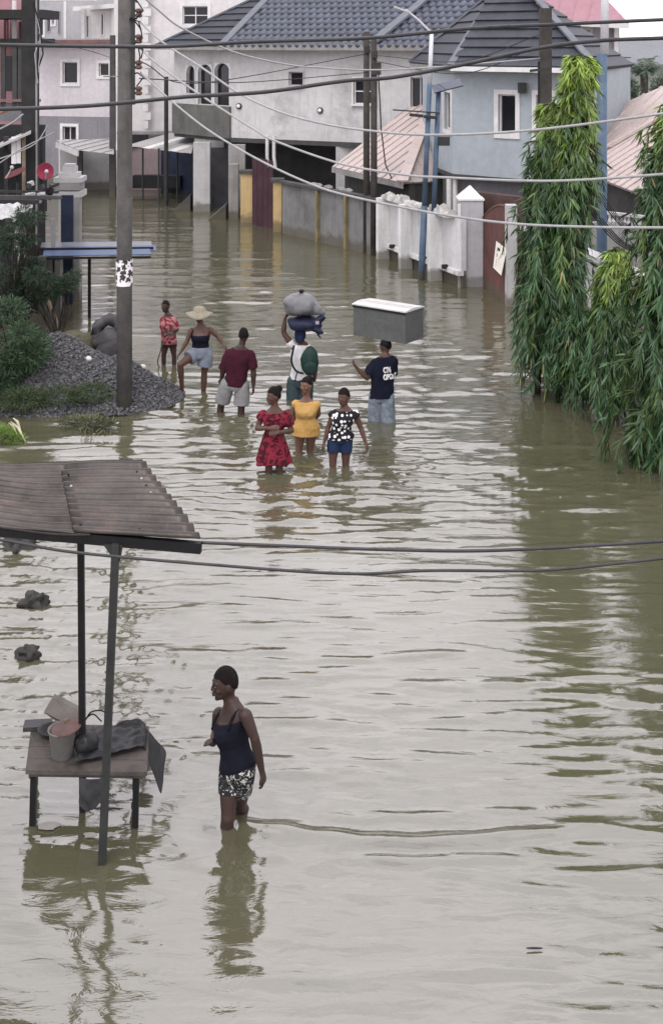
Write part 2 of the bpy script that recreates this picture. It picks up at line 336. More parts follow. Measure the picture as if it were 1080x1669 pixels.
def clip(poly, ax, lo, hi):
    def half(p, f):
        out = []
        for i in range(len(p)):
            a, b = p[i], p[(i+1)%len(p)]; fa, fb = f(a), f(b)
            if fa >= 0: out.append(a)
            if (fa >= 0) != (fb >= 0): t = fa/(fa-fb); out.append((a[0]+(b[0]-a[0])*t, a[1]+(b[1]-a[1])*t))
        return out
    p = half(poly, lambda q: q[ax]-lo); return half(p, lambda q: hi-q[ax]) if len(p) > 2 else []
class Slope:
    """a roof plane: e0->e1 is the eave seen from outside left to right, apex any point higher up the plane"""
    def __init__(s, e0, e1, up):
        s.o = Vector(e0); s.u = (Vector(e1)-s.o).normalized(); w = Vector(up)-s.o; s.w = (w-s.u*w.dot(s.u)).normalized(); s.n = s.u.cross(s.w)
        if s.n.z < 0: s.n = -s.n
    def q(s, P): w = Vector(P)-s.o; return (w.dot(s.u), w.dot(s.w))
    def p(s, a, b, k=0): return s.o+s.u*a+s.w*b+s.n*k
    def deck(s, poly, parent, mat, name='roof', th=.06):
        q = [s.q(P) for P in poly]; return MB().prism([s.p(a,b,-th) for a,b in q], s.n*th).build(name, mat, parent)
    def rows(s, poly, parent, mat, step, name='shingle_row', lip=.045, seam=None):
        q = [s.q(P) for P in poly]; b = min(k[1] for k in q); top = max(k[1] for k in q)
        while b < top-.02:
            c = clip(q, 1, b, min(b+step,top))
            if len(c) > 2:
                lo = [s.p(a,v,.004) for a,v in c]; hi = [s.p(a,v,.010+lip*(1-(v-b)/step)) for a,v in c]; n = len(c)
                MB().add(lo+hi, [list(range(n))[::-1],[i+n for i in range(n)]]+[(i,(i+1)%n,(i+1)%n+n,i+n) for i in range(n)]).build(name, mat, parent)
            b += step
    def sheets(s, poly, parent, mat, step, name='roof_sheet', rib=.035):
        q = [s.q(P) for P in poly]; a = min(k[0] for k in q); end = max(k[0] for k in q)
        while a < end-.02:
            c = clip(q, 0, a, min(a+step,end))
            if len(c) > 2:
                m = MB().prism([s.p(u,v,.004) for u,v in c], s.n*.008)
                r = clip(q, 0, a+.01, a+.05)
                if len(r) > 2: m.prism([s.p(u,v,.010) for u,v in r], s.n*rib)
                m.build(name, mat, parent)
            a += step
def capline(parent, a, b, mat, w=.16, h=.06, name='ridge_cap'): return MB().bar(Vector(a)+V(0,0,.05), Vector(b)+V(0,0,.05), w, h).build(name, mat, parent)
# ---------------------------------------------------------------- house with slate-blue tiled roof (middle)
Cn = px(377,43.8); Lf = px(284,46.5); Rt = px(735,40.2)
hE = thing('tiled_roof_house', 'grey two-storey house with slate-blue scalloped tile roof in the middle', 'house', (Cn[0],Cn[1],0))
SLAB, EAVE = 2.62, 5.85
r1 = rectpix(Cn,Rt,471,117,494,140); r2 = rectpix(Cn,Rt,576,128,612,170); r3 = rectpix(Cn,Rt,669,126,699,176)
wall_part(hE, Cn, Rt, SLAB, EAVE, WALL_E, [r1,r2,r3])
window(hE, Cn, Rt, r1, WALL_E, .03, 1, sill=True); window(hE, Cn, Rt, r2, WHITE, .06, 2, 1, sill=True); window(hE, Cn, Rt, r3, WHITE, .06, 2, sill=True)
Lw = math.hypot(Cn[0]-Lf[0], Cn[1]-Lf[1]); aw = [rectpix(Lf,Cn,a,y0,b,y1) for a,b,y0,y1 in ((304,318,107,152),(323,345,105,170),(350,374,103,172))]
wall_part(hE, Lf, Cn, SLAB, EAVE, WALL_E, aw)
def arched(parent, A, B, rect):
    """opening with a shallow arched head: dark blind behind, arch spandrels of render"""
    A3 = Vector((A[0],A[1],0)); d = (Vector((B[0],B[1],0))-A3).normalized(); n = Vector((d.y,-d.x,0)); u0,u1,z0,z1 = rect; P = lambda u,z,k: A3+d*u+V(0,0,z)+n*k
    m = MB(); c = (u0+u1)/2; R = (u1-u0)/2
    for sgn in (-1,1):
        arc = [P(c+sgn*R*math.cos(t), z1-.28+.28*math.sin(t), .012) for t in [i*math.pi/2/6 for i in range(7)]]
        m.prism(arc+[P(c+sgn*R, z1+.002, .012)], -n*.16)
    for q in ((u0-.05,u0),(u1,u1+.05)): m.hexa([P(q[0],z0,.02),P(q[1],z0,.02),P(q[1],z0,-.05),P(q[0],z0,-.05)],[P(q[0],z1-.1,.02),P(q[1],z1-.1,.02),P(q[1],z1-.1,-.05),P(q[0],z1-.1,-.05)])
    o = m.build('window', WHITE, parent)
    MB().hexa([P(u0,z0,-.14),P(u1,z0,-.14),P(u1,z0,-.18),P(u0,z0,-.18)],[P(u0,z1,-.14),P(u1,z1,-.14),P(u1,z1,-.18),P(u0,z1,-.18)]).build('pane', GLASS, o)
for r in aw: arched(hE, Lf, Cn, r)
# dark balcony parapet in front of the angled bay
dL = (Vector((*Cn,0))-Vector((*Lf,0))).normalized(); nL = Vector((dL.y,-dL.x,0)); par = MB()
a0 = Vector((*Lf,0))+nL*.10; b0 = Vector((*Cn,0))+nL*.10
zt = aw[2][2]-.02
par.hexa([a0+V(0,0,SLAB-.03),b0+V(0,0,SLAB-.03),b0-nL*.095+V(0,0,SLAB-.03),a0-nL*.095+V(0,0,SLAB-.03)],[a0+V(0,0,zt),b0+V(0,0,zt),b0-nL*.095+V(0,0,zt),a0-nL*.095+V(0,0,zt)])
par.build('parapet', pm('mossy_parapet',(.12,.12,.11),.92,.2,1.2,.2,streak=.4), hE)
# floor slab underside and soffit
dR = (Vector((*Rt,0))-Vector((*Cn,0))).normalized(); nR = Vector((dR.y,-dR.x,0)); C3 = Vector((*Cn,0)); L3 = Vector((*Lf,0)); R3 = Vector((*Rt,0))
back = V(1.2,5.0,0)
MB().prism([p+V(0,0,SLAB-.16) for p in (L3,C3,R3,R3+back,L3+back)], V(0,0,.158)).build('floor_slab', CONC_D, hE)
oh = .55; EL = L3+nL*oh-dL*.5+V(0,0,EAVE); ER = R3+nR*oh+dR*1.2+V(0,0,EAVE)
EC = C3+(nL+nR).normalized()*oh*1.03+V(0,0,EAVE)
MB().prism([EL-V(0,0,.03),EC-V(0,0,.03),ER-V(0,0,.03),ER+back-V(0,0,.03),EL+back-V(0,0,.03)], V(0,0,.028)).build('soffit', CONC_L, hE)
MB().bar(EL,EC,.03,.2).build('fascia', CONC, hE); MB().bar(EC,ER,.03,.2).build('fascia', CONC, hE)
# ground floor: deep undercroft with columns
Bk0, Bk1 = L3+V(1.6,3.2,0), R3+V(.6,2.2,0)
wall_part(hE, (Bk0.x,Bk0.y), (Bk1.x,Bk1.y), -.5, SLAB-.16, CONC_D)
for (xa,xb,yb,mat) in ((315,342,345,CONC_L),(372,399,352,CONC)):
    D = H*F/(yb-YH); a, b = px(xa,D), px(xb,D)
    MB().box(((a[0]+b[0])/2, D+.2, (SLAB-.66)/2), (b[0]-a[0], .4, SLAB-.162+.5)).build('column', mat, hE)
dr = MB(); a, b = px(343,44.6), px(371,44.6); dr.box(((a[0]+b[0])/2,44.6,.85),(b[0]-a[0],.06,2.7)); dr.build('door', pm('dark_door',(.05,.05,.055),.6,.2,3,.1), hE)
for (x0,y0,x1,y1) in ((282,345,312,318),(340,359,371,334)):
    p0, p1 = gp(x0,y0), gp(x0+28,y0); zt2 = (y0-y1)*p0.y/F
    MB().prism([p0-V(0,0,.2),p1-V(0,0,.2),p1+V(0,0,zt2),p0+V(0,0,.02)], V(0,.9,0)).build('ramp_kerb', CONC_D, hE)
# round bulkhead lamps and downpipe
for (x,y) in ((390,173),(522,180)):
    u,z = wpix(Cn,Rt,x,y); p = C3+dR*u+V(0,0,z)
    lo = MB().tube([p-nR*.01,p+nR*.05],.11,16).build('wall_lamp', STEEL, hE)
    MB().ball(p+nR*.06,(.07,.07,.07),12,8).build('lamp_globe', pm('opal_glass',(.8,.8,.78),.3,.03), lo)
for x in (438,449): 
    u,z = wpix(Cn,Rt,x,232); p = C3+dR*u+nR*.12; MB().tube([p+V(0,0,2.75),p+V(0,0,2.0),p+V(.05,0,1.65)],.06,8).build('downpipe', WHITE, hE)
u,z = wpix(Cn,Rt,565,230); p=C3+dR*u; MB().box(p+V(0,.3,1.35),(.75,.3,2.2)).build('pier', CONC_L, hE)
# roof: angled left hip in flat shingles, long front slope in scalloped tiles
pit = .70
SL = Slope(EL, EC, EL-nL*2+V(0,0,2*pit)); SR = Slope(EC, ER, EC-nR*2+V(0,0,2*pit))
hipd = -(nL+nR).normalized(); hk = 1/max(.2,(-hipd).dot(nR)); apex = EC+hipd*hk*(2.25/pit)+V(0,0,2.25)
deckm = pm('roof_underlay',(.035,.04,.05),.8,.1)
rL = SL.deck([EL,EC,apex], hE, deckm); SL.rows([EL,EC,apex], rL, TILE_D, .42, lip=.05)
top = 3.0; tR = ER-nR*(top/pit)+V(0,0,top); tL = EC+hipd*hk*(top/pit)+V(0,0,top)
rR = SR.deck([EC,ER,tR,tL], hE, deckm)
capline(hE, EC, apex, RIDGE, .34, .08); capline(hE, EL, apex, RIDGE, .2, .07); capline(hE, apex, tL, RIDGE, .3, .08)
MB().box(apex+V(0,-.05,.12),(.28,.28,.3)).build('ridge_knob', DARK, hE)
q0 = SR.q(EC)
def tile_mesh(w=.30, l=.40):
    m = MB(); n = 6; vs = []
    for j,(b,k) in enumerate(((-.02,.055),(l*.55,.038),(l,.012))):
        for i in range(n+1):
            t = i/n; a = (t-.5)*w; vs.append((a, b+(.10*(2*t-1)**2 if j == 0 else 0), k+.045*math.sin(math.pi*t)))
    for i in range(n+1): t = i/n; vs.append(((t-.5)*w, -.02+.10*(2*t-1)**2, .0))
    fs = [(j*(n+1)+i, j*(n+1)+i+1, (j+1)*(n+1)+i+1, (j+1)*(n+1)+i) for j in range(2) for i in range(n)]+[(3*(n+1)+i, 3*(n+1)+i+1, i+1, i) for i in range(n)]
    m.add(vs, fs); return m
tm = tile_mesh(); tme = tm.mesh('tile', TILE, True)
rot = Matrix((SR.u, SR.w, SR.n)).transposed(); cnt = 0; rest = MB()
Lr = (ER-EC).length; hipslope = (SR.q(apex)[0])/(SR.q(apex)[1])
vx0, vx1 = SR.q(C3+dR*wpix(Cn,Rt,617,80)[0]), None
for j in range(15):
    b = j*.335
    for i in range(60):
        a = .18+i*.285+(.1425 if j % 2 else 0)
        if a < hipslope*(b+.2)+.14 or a > Lr-.1: continue
        p = SR.p(a,b,0)
        pxx = 540+p.x*F/p.y; pyy = YH-(p.z-H)*F/p.y
        if pxx > 800 or pyy < -40: continue
        if cnt < 300:
            o = link_mesh('tile', tme, rR); o.matrix_local = Matrix.Translation(p-ORG[rR.name]) @ rot.to_4x4(); cnt += 1
        else:
            rest.add([p+rot@Vector(v) for v in tm.v], tm.f)
setp(rest.build('tile_courses', TILE, rR, True, fix=False), kind='stuff')
va = SR.p(vx0[0], .15, .06); vb = SR.p(vx0[0]+1.35, 3.6, .06); capline(hE, va, vb, RIDGE, .42, .08)

# ---------------------------------------------------------------- blue-grey house with black hip roof (right of centre)
fc = px(738,34.5); fl = px(688,38.0); fr = px(965,31.9)
hF = thing('black_roof_house', 'blue-grey two-storey house with black hip roof behind the mast trees', 'house', (fc[0],fc[1],0))
w1 = rectpix(fc,fr,812,154,840,218); w2 = rectpix(fc,fr,874,155,900,225)
wall_part(hF, fc, fr, 2.32, 5.32, WALL_F, [w1,w2]); window(hF, fc, fr, w1, WHITE, .13, 1); window(hF, fc, fr, w2, WHITE, .13, 1)
w3 = rectpix(fl,fc,724,150,735,211); wall_part(hF, fl, fc, 2.32, 5.32, WALL_F, [w3]); window(hF, fl, fc, w3, WHITE, .12, 1)
wall_part(hF, fr, (fr[0]+2.0,fr[1]+4.2), -.5, 5.32, WALL_F)
f3, l3, g3 = V(*fc,0), V(*fl,0), V(*fr,0)
wall_part(hF, (fc[0]+.25,fc[1]+.5), (fr[0]+.3,fr[1]+.6), -.5, 2.2, BAND)
wall_part(hF, (fl[0]+.1,fl[1]+.3), (fc[0]+.1,fc[1]+.5), -.5, 2.2, CONC)
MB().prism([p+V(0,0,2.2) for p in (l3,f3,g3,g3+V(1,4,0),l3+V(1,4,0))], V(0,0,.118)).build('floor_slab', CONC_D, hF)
for x in (731,741): a = px(x,34.7); MB().tube([V(*a,-.5),V(*a,2.2)],.07,8).build('column', WHITE, hF)
fa, fb = wp(812,-18,37.0), wp(862,-14,35.2)
eL, eC, eR = V(*px(668,40.2),5.34), V(*px(734,33.9),5.34), V(*px(972,31.2),5.34)
ra = MB().prism([eL-V(0,0,.03),eC-V(0,0,.03),eR-V(0,0,.03),eR+V(1,5,-.03),eL+V(2,3,-.03)], V(0,0,.028)).build('soffit', CONC_L, hF)
for (e0,e1,pts) in ((eL,eC,[eL,eC,fa]),(eC,eR,[eC,eR,fb,fa])):
    s = Slope(e0,e1,fa if e0 is eL else (fa+fb)/2); dk = s.deck(pts, hF, deckm); s.rows(pts, dk, TILE_D, .43, lip=.055)
s = Slope(eR, eR+V(2.2,5.2,0), fb); dk = s.deck([eR, eR+V(2.2,5.2,0), fb], hF, deckm); s.rows([eR, eR+V(2.2,5.2,0), fb], dk, TILE_D, .43)
capline(hF, eC, fa, RIDGE, .22); capline(hF, eR, fb, RIDGE, .2); capline(hF, fa, fb, RIDGE, .2); capline(hF, eL, fa, RIDGE, .15)
MB().bar(eC-V(0,.02,.05), eR-V(0,.02,.05), .04, .13).build('gutter', WHITE, hF); MB().bar(eL-V(0,.02,.05), eC-V(0,.02,.05), .04, .10).build('gutter', CONC, hF)
u,z = wpix(fc,fr,852,143); p = f3+(g3-f3).normalized()*u+V(0,0,z); MB().box(p+V(-.05,-.12,0),(.2,.22,.28)).build('lamp_bracket', STEEL, hF)

# ---------------------------------------------------------------- beige lean-to bungalow between the two houses
hB = thing('beige_roof_bungalow', 'low bungalow with stained beige sheet roof between two-storey houses', 'house', tuple(gp(640,420)))
b0, b1, b2 = wp(541,272,38.6), wp(656,298,34.8), wp(712,296,36.0); bt0, bt1 = wp(668,182,40.2), wp(706,162,39.4)
s = Slope(b0,b1,(bt0+bt1)/2); dk = s.deck([b0,b1,bt1,bt0], hB, BEIGE); s.sheets([b0,b1,bt1,bt0], dk, BEIGE, .42)
s = Slope(b1,b2,bt1); dk = s.deck([b1,b2,bt1], hB, BEIGE); s.sheets([b1,b2,bt1], dk, BEIGE, .42)
capline(hB, b1, bt1, BEIGE, .3, .05)
MB().bar(b0-V(0,-.03,.09),b1-V(0,-.03,.09),.04,.16).build('fascia', CONC, hB)
wall_part(hB, (b0.x+.4,b0.y+.3), (b1.x+.2,b1.y+.45), -.5, 2.05, CONC_D); wall_part(hB, (b1.x+.2,b1.y+.45), (b2.x+.2,b2.y+.3), -.5, 2.0, CONC_D)

# ---------------------------------------------------------------- pale pink house, far left
B0, B1 = px(58,53), px(198,52)
hP = thing('pink_wall_house', 'pale pink two-storey house with white-framed windows behind the left pole', 'house', (B0[0],B0[1],0))
wa, wb, wc = rectpix(B0,B1,103,101,127,136), rectpix(B0,B1,162,103,178,124), rectpix(B0,B1,103,206,125,229)
zb = wpix(B0,B1,130,190)[1]
wall_part(hP, B0, B1, zb, 6.02, WALL_B, [wa,wb]); wall_part(hP, B0, B1, -.5, zb, BAND, [wc])
for r,pn in ((wa,1),(wb,1),(wc,2)): window(hP, B0, B1, r, WHITE, .12, pn, proud=.05)
MB().box(((B0[0]+B1[0])/2+.05,B0[1]-.7,6.06),(B1[0]-B0[0]+.5,1.2,.14)).build('fascia', pm('red_brown_fascia',(.17,.09,.09),.7), hP)
MB().box(((B0[0]+B1[0])/2,B0[1]+1.6,6.16),(B1[0]-B0[0]+.3,3.2,.06)).build('roof', CORR_L, hP)
for q in (wa,):
    d = V(1,0,0)
    for k in range(2): MB().box((B0[0]+(q[0]+q[1])/2, B0[1]-.16+.1, q[2]+.35+.4*k),(q[1]-q[0]-.1,.02,.03)).build('curtain_rail', WHITE, hP)
# lean-to at its foot
lt = thing('tin_lean_to', 'grey tin lean-to with posts against the pink house', 'lean-to', tuple(gp(140,300)))
c0,c1,c2,c3 = wp(92,231,49), wp(128,245,47.0), wp(186,252,46.4), wp(186,226,50)
s = Slope(c1,c2,c3); s.sheets([c0,c1,c2,c3], lt, CORR_L, .5, rib=.03)
MB().bar(c0-V(0,0,.12),c1-V(0,0,.12),.05,.22).build('fascia', CONC_L, lt)
for x,yb in ((131,312),(159,306),(183,318)): p = gp(x,yb); MB().box(p+V(0,0,.75),(.2,.2,2.5)).build('post', CONC_D, lt)
wall_part(lt, px(98,49.5), px(186,50.5), -.5, 1.75, CONC_L)

# ---------------------------------------------------------------- grey villa with white trim behind, and tall cream house
C0, C1 = px(60,64), px(205,63)
hC = thing('grey_villa', 'light grey villa with white corner strips rising behind the pink house', 'house', (C0[0],C0[1],0))
h1,h2,h3 = rectpix(C0,C1,60,27,71,58), rectpix(C0,C1,85,21,89,40), rectpix(C0,C1,77,22,82,52); h4 = rectpix(C0,C1,96,19,98.4,54)
wall_part(hC, C0, C1, -.5, 10.0, WALL_C, [h1,h2,h3,h4])
for r in (h1,h2): window(hC, C0, C1, r, WHITE, .1, 1)
for r in (h3,h4): window(hC, C0, C1, r, WALL_C, .03, 1)
p = V(*px(107.5,63.8),0); MB().box(p+V(0,-.1,6),(.14,.14,8)).build('corner_strip', WHITE, hC)
# bay with its own flat roof
bx0, bx1 = px(135,61), px(186,61); bw = [rectpix(bx0,bx1,141,26,145,61), rectpix(bx0,bx1,165,23,169,57)]
wall_part(hC, bx0, bx1, -.5, 7.75, WALL_D, bw); [window(hC, bx0, bx1, r, WHITE, .05, 1) for r in bw]
MB().prism([wp(119,18,62),wp(186,13,59.6),wp(188,13,63)], V(0,0,.22)).build('bay_roof', WHITE, hC)
for x in (136,185): MB().box(V(*px(x,60.9),3.5),(.16,.16,8.4)).build('corner_strip', WHITE, hC)
MB().box(wp(112,0,60)+V(0,0,.1),(2.6,.8,.28)).build('eave', WHITE, hC)
D0, D1 = px(186,51.5), px(400,50.5)
hD = thing('cream_house', 'tall cream house with white quoin strip right of the utility pole', 'house', (D0[0],D0[1],0))
d1 = rectpix(D0,D1,298,10,339,40); wall_part(hD, D0, D1, -.5, 11, WALL_D, [d1]); window(hD, D0, D1, d1, WHITE, .13, 2, 1)
for j in range(17): 
    a = px(238,51.1); MB().box(V(a[0]+(.06 if j%2 else 0), a[1]-.12, 2.6+j*.36),(.34 if j%2 else .24,.1,.3)).build('quoin', WHITE, hD)
wall_part(hD, (D0[0]+.3,D0[1]-.4), px(300,50.6), -.5, 2.3, BAND)
MB().box(V(*px(240,50.4),2.32),(2.4,.5,.12)).build('ledge', CONC, hD)
MB().box(V(*px(222,50.2),2.0),(1.0,.1,.5)).build('vent_opening', DARK, hD)
# open shed with stained sheet roof below it
sh = thing('open_shed', 'open shed with stained sheet roof and thin posts behind the pole', 'shed', tuple(gp(260,320)))
s0,s1,s2,s3 = wp(205,238,46.5), wp(312,251,44.6), wp(318,222,47.5), wp(272,190,52)
s4 = wp(205,217,50)
s = Slope(s0,s1,s3); pts = [s0,s1,s2,s3,s4]
q = [s.q(p) for p in pts]; pts = [s.p(a,b) for a,b in q]
a = q[0][0]; k = 0
while a < q[1][0]:
    c = clip(q,0,a,min(a+.42,q[1][0]))
    if len(c) > 2:
        MB().prism([s.p(u,v,.004+(k%2)*.012) for u,v in c], s.n*.01).build('roof_sheet', CORR_L if k not in (2,5) else WHITE, sh)
    a += .42; k += 1
for x,yb in ((233,326),(259,334),(289,330)): p = gp(x,yb); MB().tube([p-V(0,0,.5),p+V(0,0,2.1)],.035,6).build('post', STEEL, sh)
wall_part(sh, px(200,50.4), px(262,50.0), -.5, 1.9, pm('mauve_wall',(.28,.22,.23),.9,.1,1,.1)); wall_part(sh, px(262,49.9), px(318,48.6), -.5, 1.9, NAVY)
MB().box(gp(253,317)+V(0,.6,.45),(1.9,.5,.5)).build('counter', DARK, sh)
tp = gp(271,335); solo(MB().tube([tp-V(0,0,.5),tp+V(0,0,(335-125)*tp.y/F)],.08,8), 'steel_pole', STEEL, 'thin dark steel pole in front of the open shed', 'pole')
# small far wader under the shed
# ---------------------------------------------------------------- salmon building at the left edge
A0, A1 = px(-60,36), px(47,35)
hA = thing('salmon_house', 'salmon pink house with dark windows at the left edge', 'house', (A0[0],A0[1],0))
aw = [rectpix(A0,A1,8,28,16,72), rectpix(A0,A1,33,36,41,72), rectpix(A0,A1,2,90,40,165)]
wall_part(hA, A0, A1, 3.4, 7.6, PINK, aw[:2]); wall_part(hA, A0, A1, -.5, 3.4, CONC_BK)
for r in aw[:2]: window(hA, A0, A1, r, PINK, .05, 1)
a = px(25,34.8); MB().box(V(a[0],a[1]-.08,6.6),(.1,.12,1.2)).build('pilaster', WHITE, hA)
MB().box(V(*px(10,34.4),6.05)+V(0,0,0),(2.4,1.6,.14)).build('balcony_slab', CONC_BK, hA); MB().box(V(*px(0,34.0),6.78),(2.9,1.8,.24)).build('eave', CONC_BK, hA)
for x in (6,25,34): MB().box(V(*px(x,33.8),5.1),(.12,.12,1.8)).build('balcony_post', CONC_D, hA)
MB().box(V(*px(12,33.8),4.1),(1.5,.1,.5)).build('balcony_parapet', pm('dusty_grey',(.16,.16,.17),.9), hA)
MB().box(V(*px(16,33.7),4.42),(1.7,.14,.07)).build('handrail', pm('red_rail',(.2,.11,.11),.7), hA)
for (x,y,w,h_) in ((14,120,.35,1.0),(29,118,.3,.95)): MB().box(wp(x,y,34.9),(w,.06,h_)).build('window', GLASS, hA)

# ---------------------------------------------------------------- house with rose roof, right background
G0, G1 = px(880,48), px(1008,47)
hG = thing('rose_roof_house', 'grey house with rose pink roof at the upper right', 'house', (G0[0],G0[1],0))
g1 = rectpix(G0,G1,921,49,960,76); wall_part(hG, G0, G1, -.5, 6.95, pm('mauve_grey_render',(.40,.385,.40),.9,.07,.5,.1,streak=.15), [g1]); window(hG, G0, G1, g1, WHITE, .12, 3, 1)
wall_part(hG, (G1[0]+.002,G1[1]), (G1[0]+1.2,G1[1]+6), -.5, 6.95, pm('mauve_grey_render',(.40,.385,.40)))
MB().box(V(*px(1003,46.9),3.4),(.16,.16,7)).build('corner_strip', WHITE, hG)
e0,e1 = wp(858,30,47.2), wp(1024,38,46.0); t0,t1 = wp(868,-30,49), wp(955,-30,49)
s = Slope(e0,e1,(t0+t1)/2); dk = s.deck([e0,e1,t1,t0], hG, PINKROOF); s.sheets([e0,e1,t1,t0], dk, PINKROOF, .6, rib=.02)
MB().bar(e0-V(0,0,.1),e1-V(0,0,.1),.05,.2).build('fascia', WHITE, hG)
# ---------------------------------------------------------------- low bungalow with beige hip roofs, right edge
hR = thing('beige_hip_bungalow', 'bungalow with beige sheet hip roofs at the right edge behind mast trees', 'house', tuple(gp(1060,430)))
k0,k1,k2,k3 = wp(940,262,32.5), wp(1150,205,29.5), wp(1150,150,35), wp(975,148,36)
s = Slope(k0,k1,(k2+k3)/2); pts=[s.p(*s.q(p)) for p in (k0,k1,k2,k3)]; dk = s.deck(pts, hR, BEIGE); s.sheets(pts, dk, BEIGE, .5)
n0,n1,n2,n3 = wp(968,288,30.2), wp(1046,318,27.2), wp(1150,245,29.5), wp(1085,188,31.5)
n4 = wp(975,248,31.6)
s = Slope(n0,n1,n3); pts=[s.p(*s.q(p)) for p in (n0,n1,n3,n4)]; dk = s.deck(pts, hR, BEIGE); s.sheets(pts, dk, BEIGE, .38)
s = Slope(n1,wp(1150,316,27.0),n3); pts=[s.p(*s.q(p)) for p in (n1,wp(1150,316,27.0),n2,n3)]; dk = s.deck(pts, hR, BEIGE); s.sheets(pts, dk, BEIGE, .38)
MB().prism([wp(1033,257,27.6),wp(1090,232,27.6),wp(1150,257,27.2),wp(1090,266,27.0)], V(0,0,.05)).build('porch_gable', CORR_L, hR)
capline(hR, n1, n3, BEIGE, .2, .05); capline(hR, n4, n3, BEIGE, .2, .05)
wall_part(hR, px(960,30.8), px(1046,28.4), -.5, 2.7, CONC_D); wall_part(hR, px(1046,28.4), px(1150,27.6), -.5, 2.5, CONC_D)
MB().box(wp(995,322,30.0),(.45,.06,.5)).build('window', WHITE, hR)
# far roof under the sky, and dim far wall
fr_ = thing('far_grey_roof_house', 'distant house with plain dark grey roof under the sky', 'house', (24,75,0))
MB().prism([wp(1000,108,76),wp(1200,108,74),wp(1200,66,82),wp(1000,66,84)], V(0,0,.12)).build('roof', pm('far_grey_sheet',(.16,.17,.18),.8,.08,.4,.05), fr_)
wall_part(fr_, px(1000,78), px(1200,76), -.5, 4.55, pm('far_pale_wall',(.48,.49,.48),.9,.1,.3,.1,stains=(.4,.6,(.28,.33,.30))))
ap = thing('tv_aerial', 'dark aerial mast standing before the distant grey roof', 'aerial', (*px(1013,50),0)); a = V(*px(1013,50),0)
MB().tube([a+V(0,0,-.5),a+V(0,0,5.45)],.045,6).build('mast', STEEL, ap); MB().bar(a+V(-.45,0,5.4),a+V(.35,0,5.4),.04,.04).build('crossbar', STEEL, ap)

# ---------------------------------------------------------------- compound walls along the right side of the street
def pillar(name, label, x0, x1, yb, ytop, mat, cap=None, dep=.4, capmat=None):
    D = H*F/(yb-YH); a, b = px(x0,D), px(x1,D); zt = (yb-ytop)*D/F; w = b[0]-a[0]; c = (a[0]+b[0])/2
    t = thing(name, label, 'pillar', (c,D+dep/2,0)); MB().box((c,D+dep/2,zt/2-.25),(w,dep,zt+.5)).build('shaft', mat, t)
    if cap == 'slab': MB().box((c,D+dep/2,zt+.05),(w+.14,dep+.14,.1)).build('cap', capmat or CONC_D, t)
    if cap == 'pyramid':
        MB().box((c,D+dep/2,zt+.02),(w+.06,dep+.06,.04)).build('cap_base', WHITE, t); MB().box((c,D+dep/2,zt+.19),(w+.02,dep+.02,.30),taper=.04).build('cap', WHITE, t)
    return t
pillar('gate_pillar', 'peeling yellow gate pillar left of the maroon gate', 392, 411, 363, 283, YEL, 'slab')
pillar('gate_pillar', 'yellow gate pillar right of the maroon gate, beside the blue drum', 445, 459, 378, 297, YEL, 'slab')
pillar('gate_pier', 'plain grey pier beside the left yellow pillar', 373, 388, 358, 268, CONC)
mg = thing('maroon_gate', 'dark maroon sheet gate between the two yellow pillars', 'gate', tuple(gp(428,371)))
for i in range(4):
    xa, xb = 411+i*8.6, 411+(i+1)*8.6-.6; p, q = gp(xa,366.5+i*1.7), gp(xb,367.5+i*1.7); p.z = q.z = -.5
    MB().prism([p,q,q+V(0,0,2.75-.02*i),p+V(0,0,2.75-.02*i)], V(0,.06,0)).build('gate_panel', MAROON, mg)
bd = gp(478,381); dm = MB(); dm.lathe(bd+V(0,.55,-.45),[(.33,0),(.34,.02),(.34,.6),(.355,.62),(.34,.64),(.34,1.2),(.355,1.22),(.34,1.24),(.34,1.92),(.33,1.95),(.30,1.95),(.30,1.90)],24)
solo(dm,'water_drum',pm('navy_plastic',(.018,.035,.075),.5,.2,2,.05),'tall navy blue drum standing beside the right yellow pillar','drum',smooth=False)
# stained concrete boundary wall
cw = thing('concrete_boundary_wall', 'stained grey concrete wall with slim pilasters left of the twin poles', 'wall', tuple(gp(520,395)))
wa_, wb_ = gp(460,380), gp(622,419); wv = wb_-wa_; wl_ = wv.length; wd = wv.normalized(); wnr = Vector((wd.y,-wd.x,0))
npan = 5
for i in range(npan):
    a = wa_+wd*(wl_*i/npan); b = wa_+wd*(wl_*(i+1)/npan); wall_part(cw, (a.x,a.y), (b.x,b.y), -.5, 1.55+.03*(i%2), pm('damp_concrete',(.19,.19,.19),.92,.25,1.1,.3,30,streak=.6,streakcol=(.07,.07,.068),stains=(1.1,.5,(.09,.09,.085)),tide=.7), th=.15, name='wall_panel')
for x,yb in ((520,392),(566,404)):
    t = (x-460)/(622-460); u,_ = wpix((wa_.x,wa_.y),(wb_.x,wb_.y),x,yb); p = wa_+wd*u+wnr*.04
    MB().box(p+V(0,0,.5),(.10,.14,2.1),rz=math.atan2(wd.y,wd.x)).build('pilaster', pm('dull_ochre',(.20,.165,.09),.9,.2,3,.2,streak=.5), cw)
cp = MB().bar(wa_+V(0,0.07,1.62)+wnr*.02, wb_+V(0,.07,1.60)+wnr*.02, .26, .08).build('coping', CONC_D, cw)
for k in range(5):
    u = random.uniform(.3,.9)*wl_; MB().ball(wa_+wd*u+V(0,.1,1.68),(.14,.1,.08),8,6,fn=lambda v: v*(1+.5*noise.noise(v*14))).build('rubble_lump', CONC, cw)
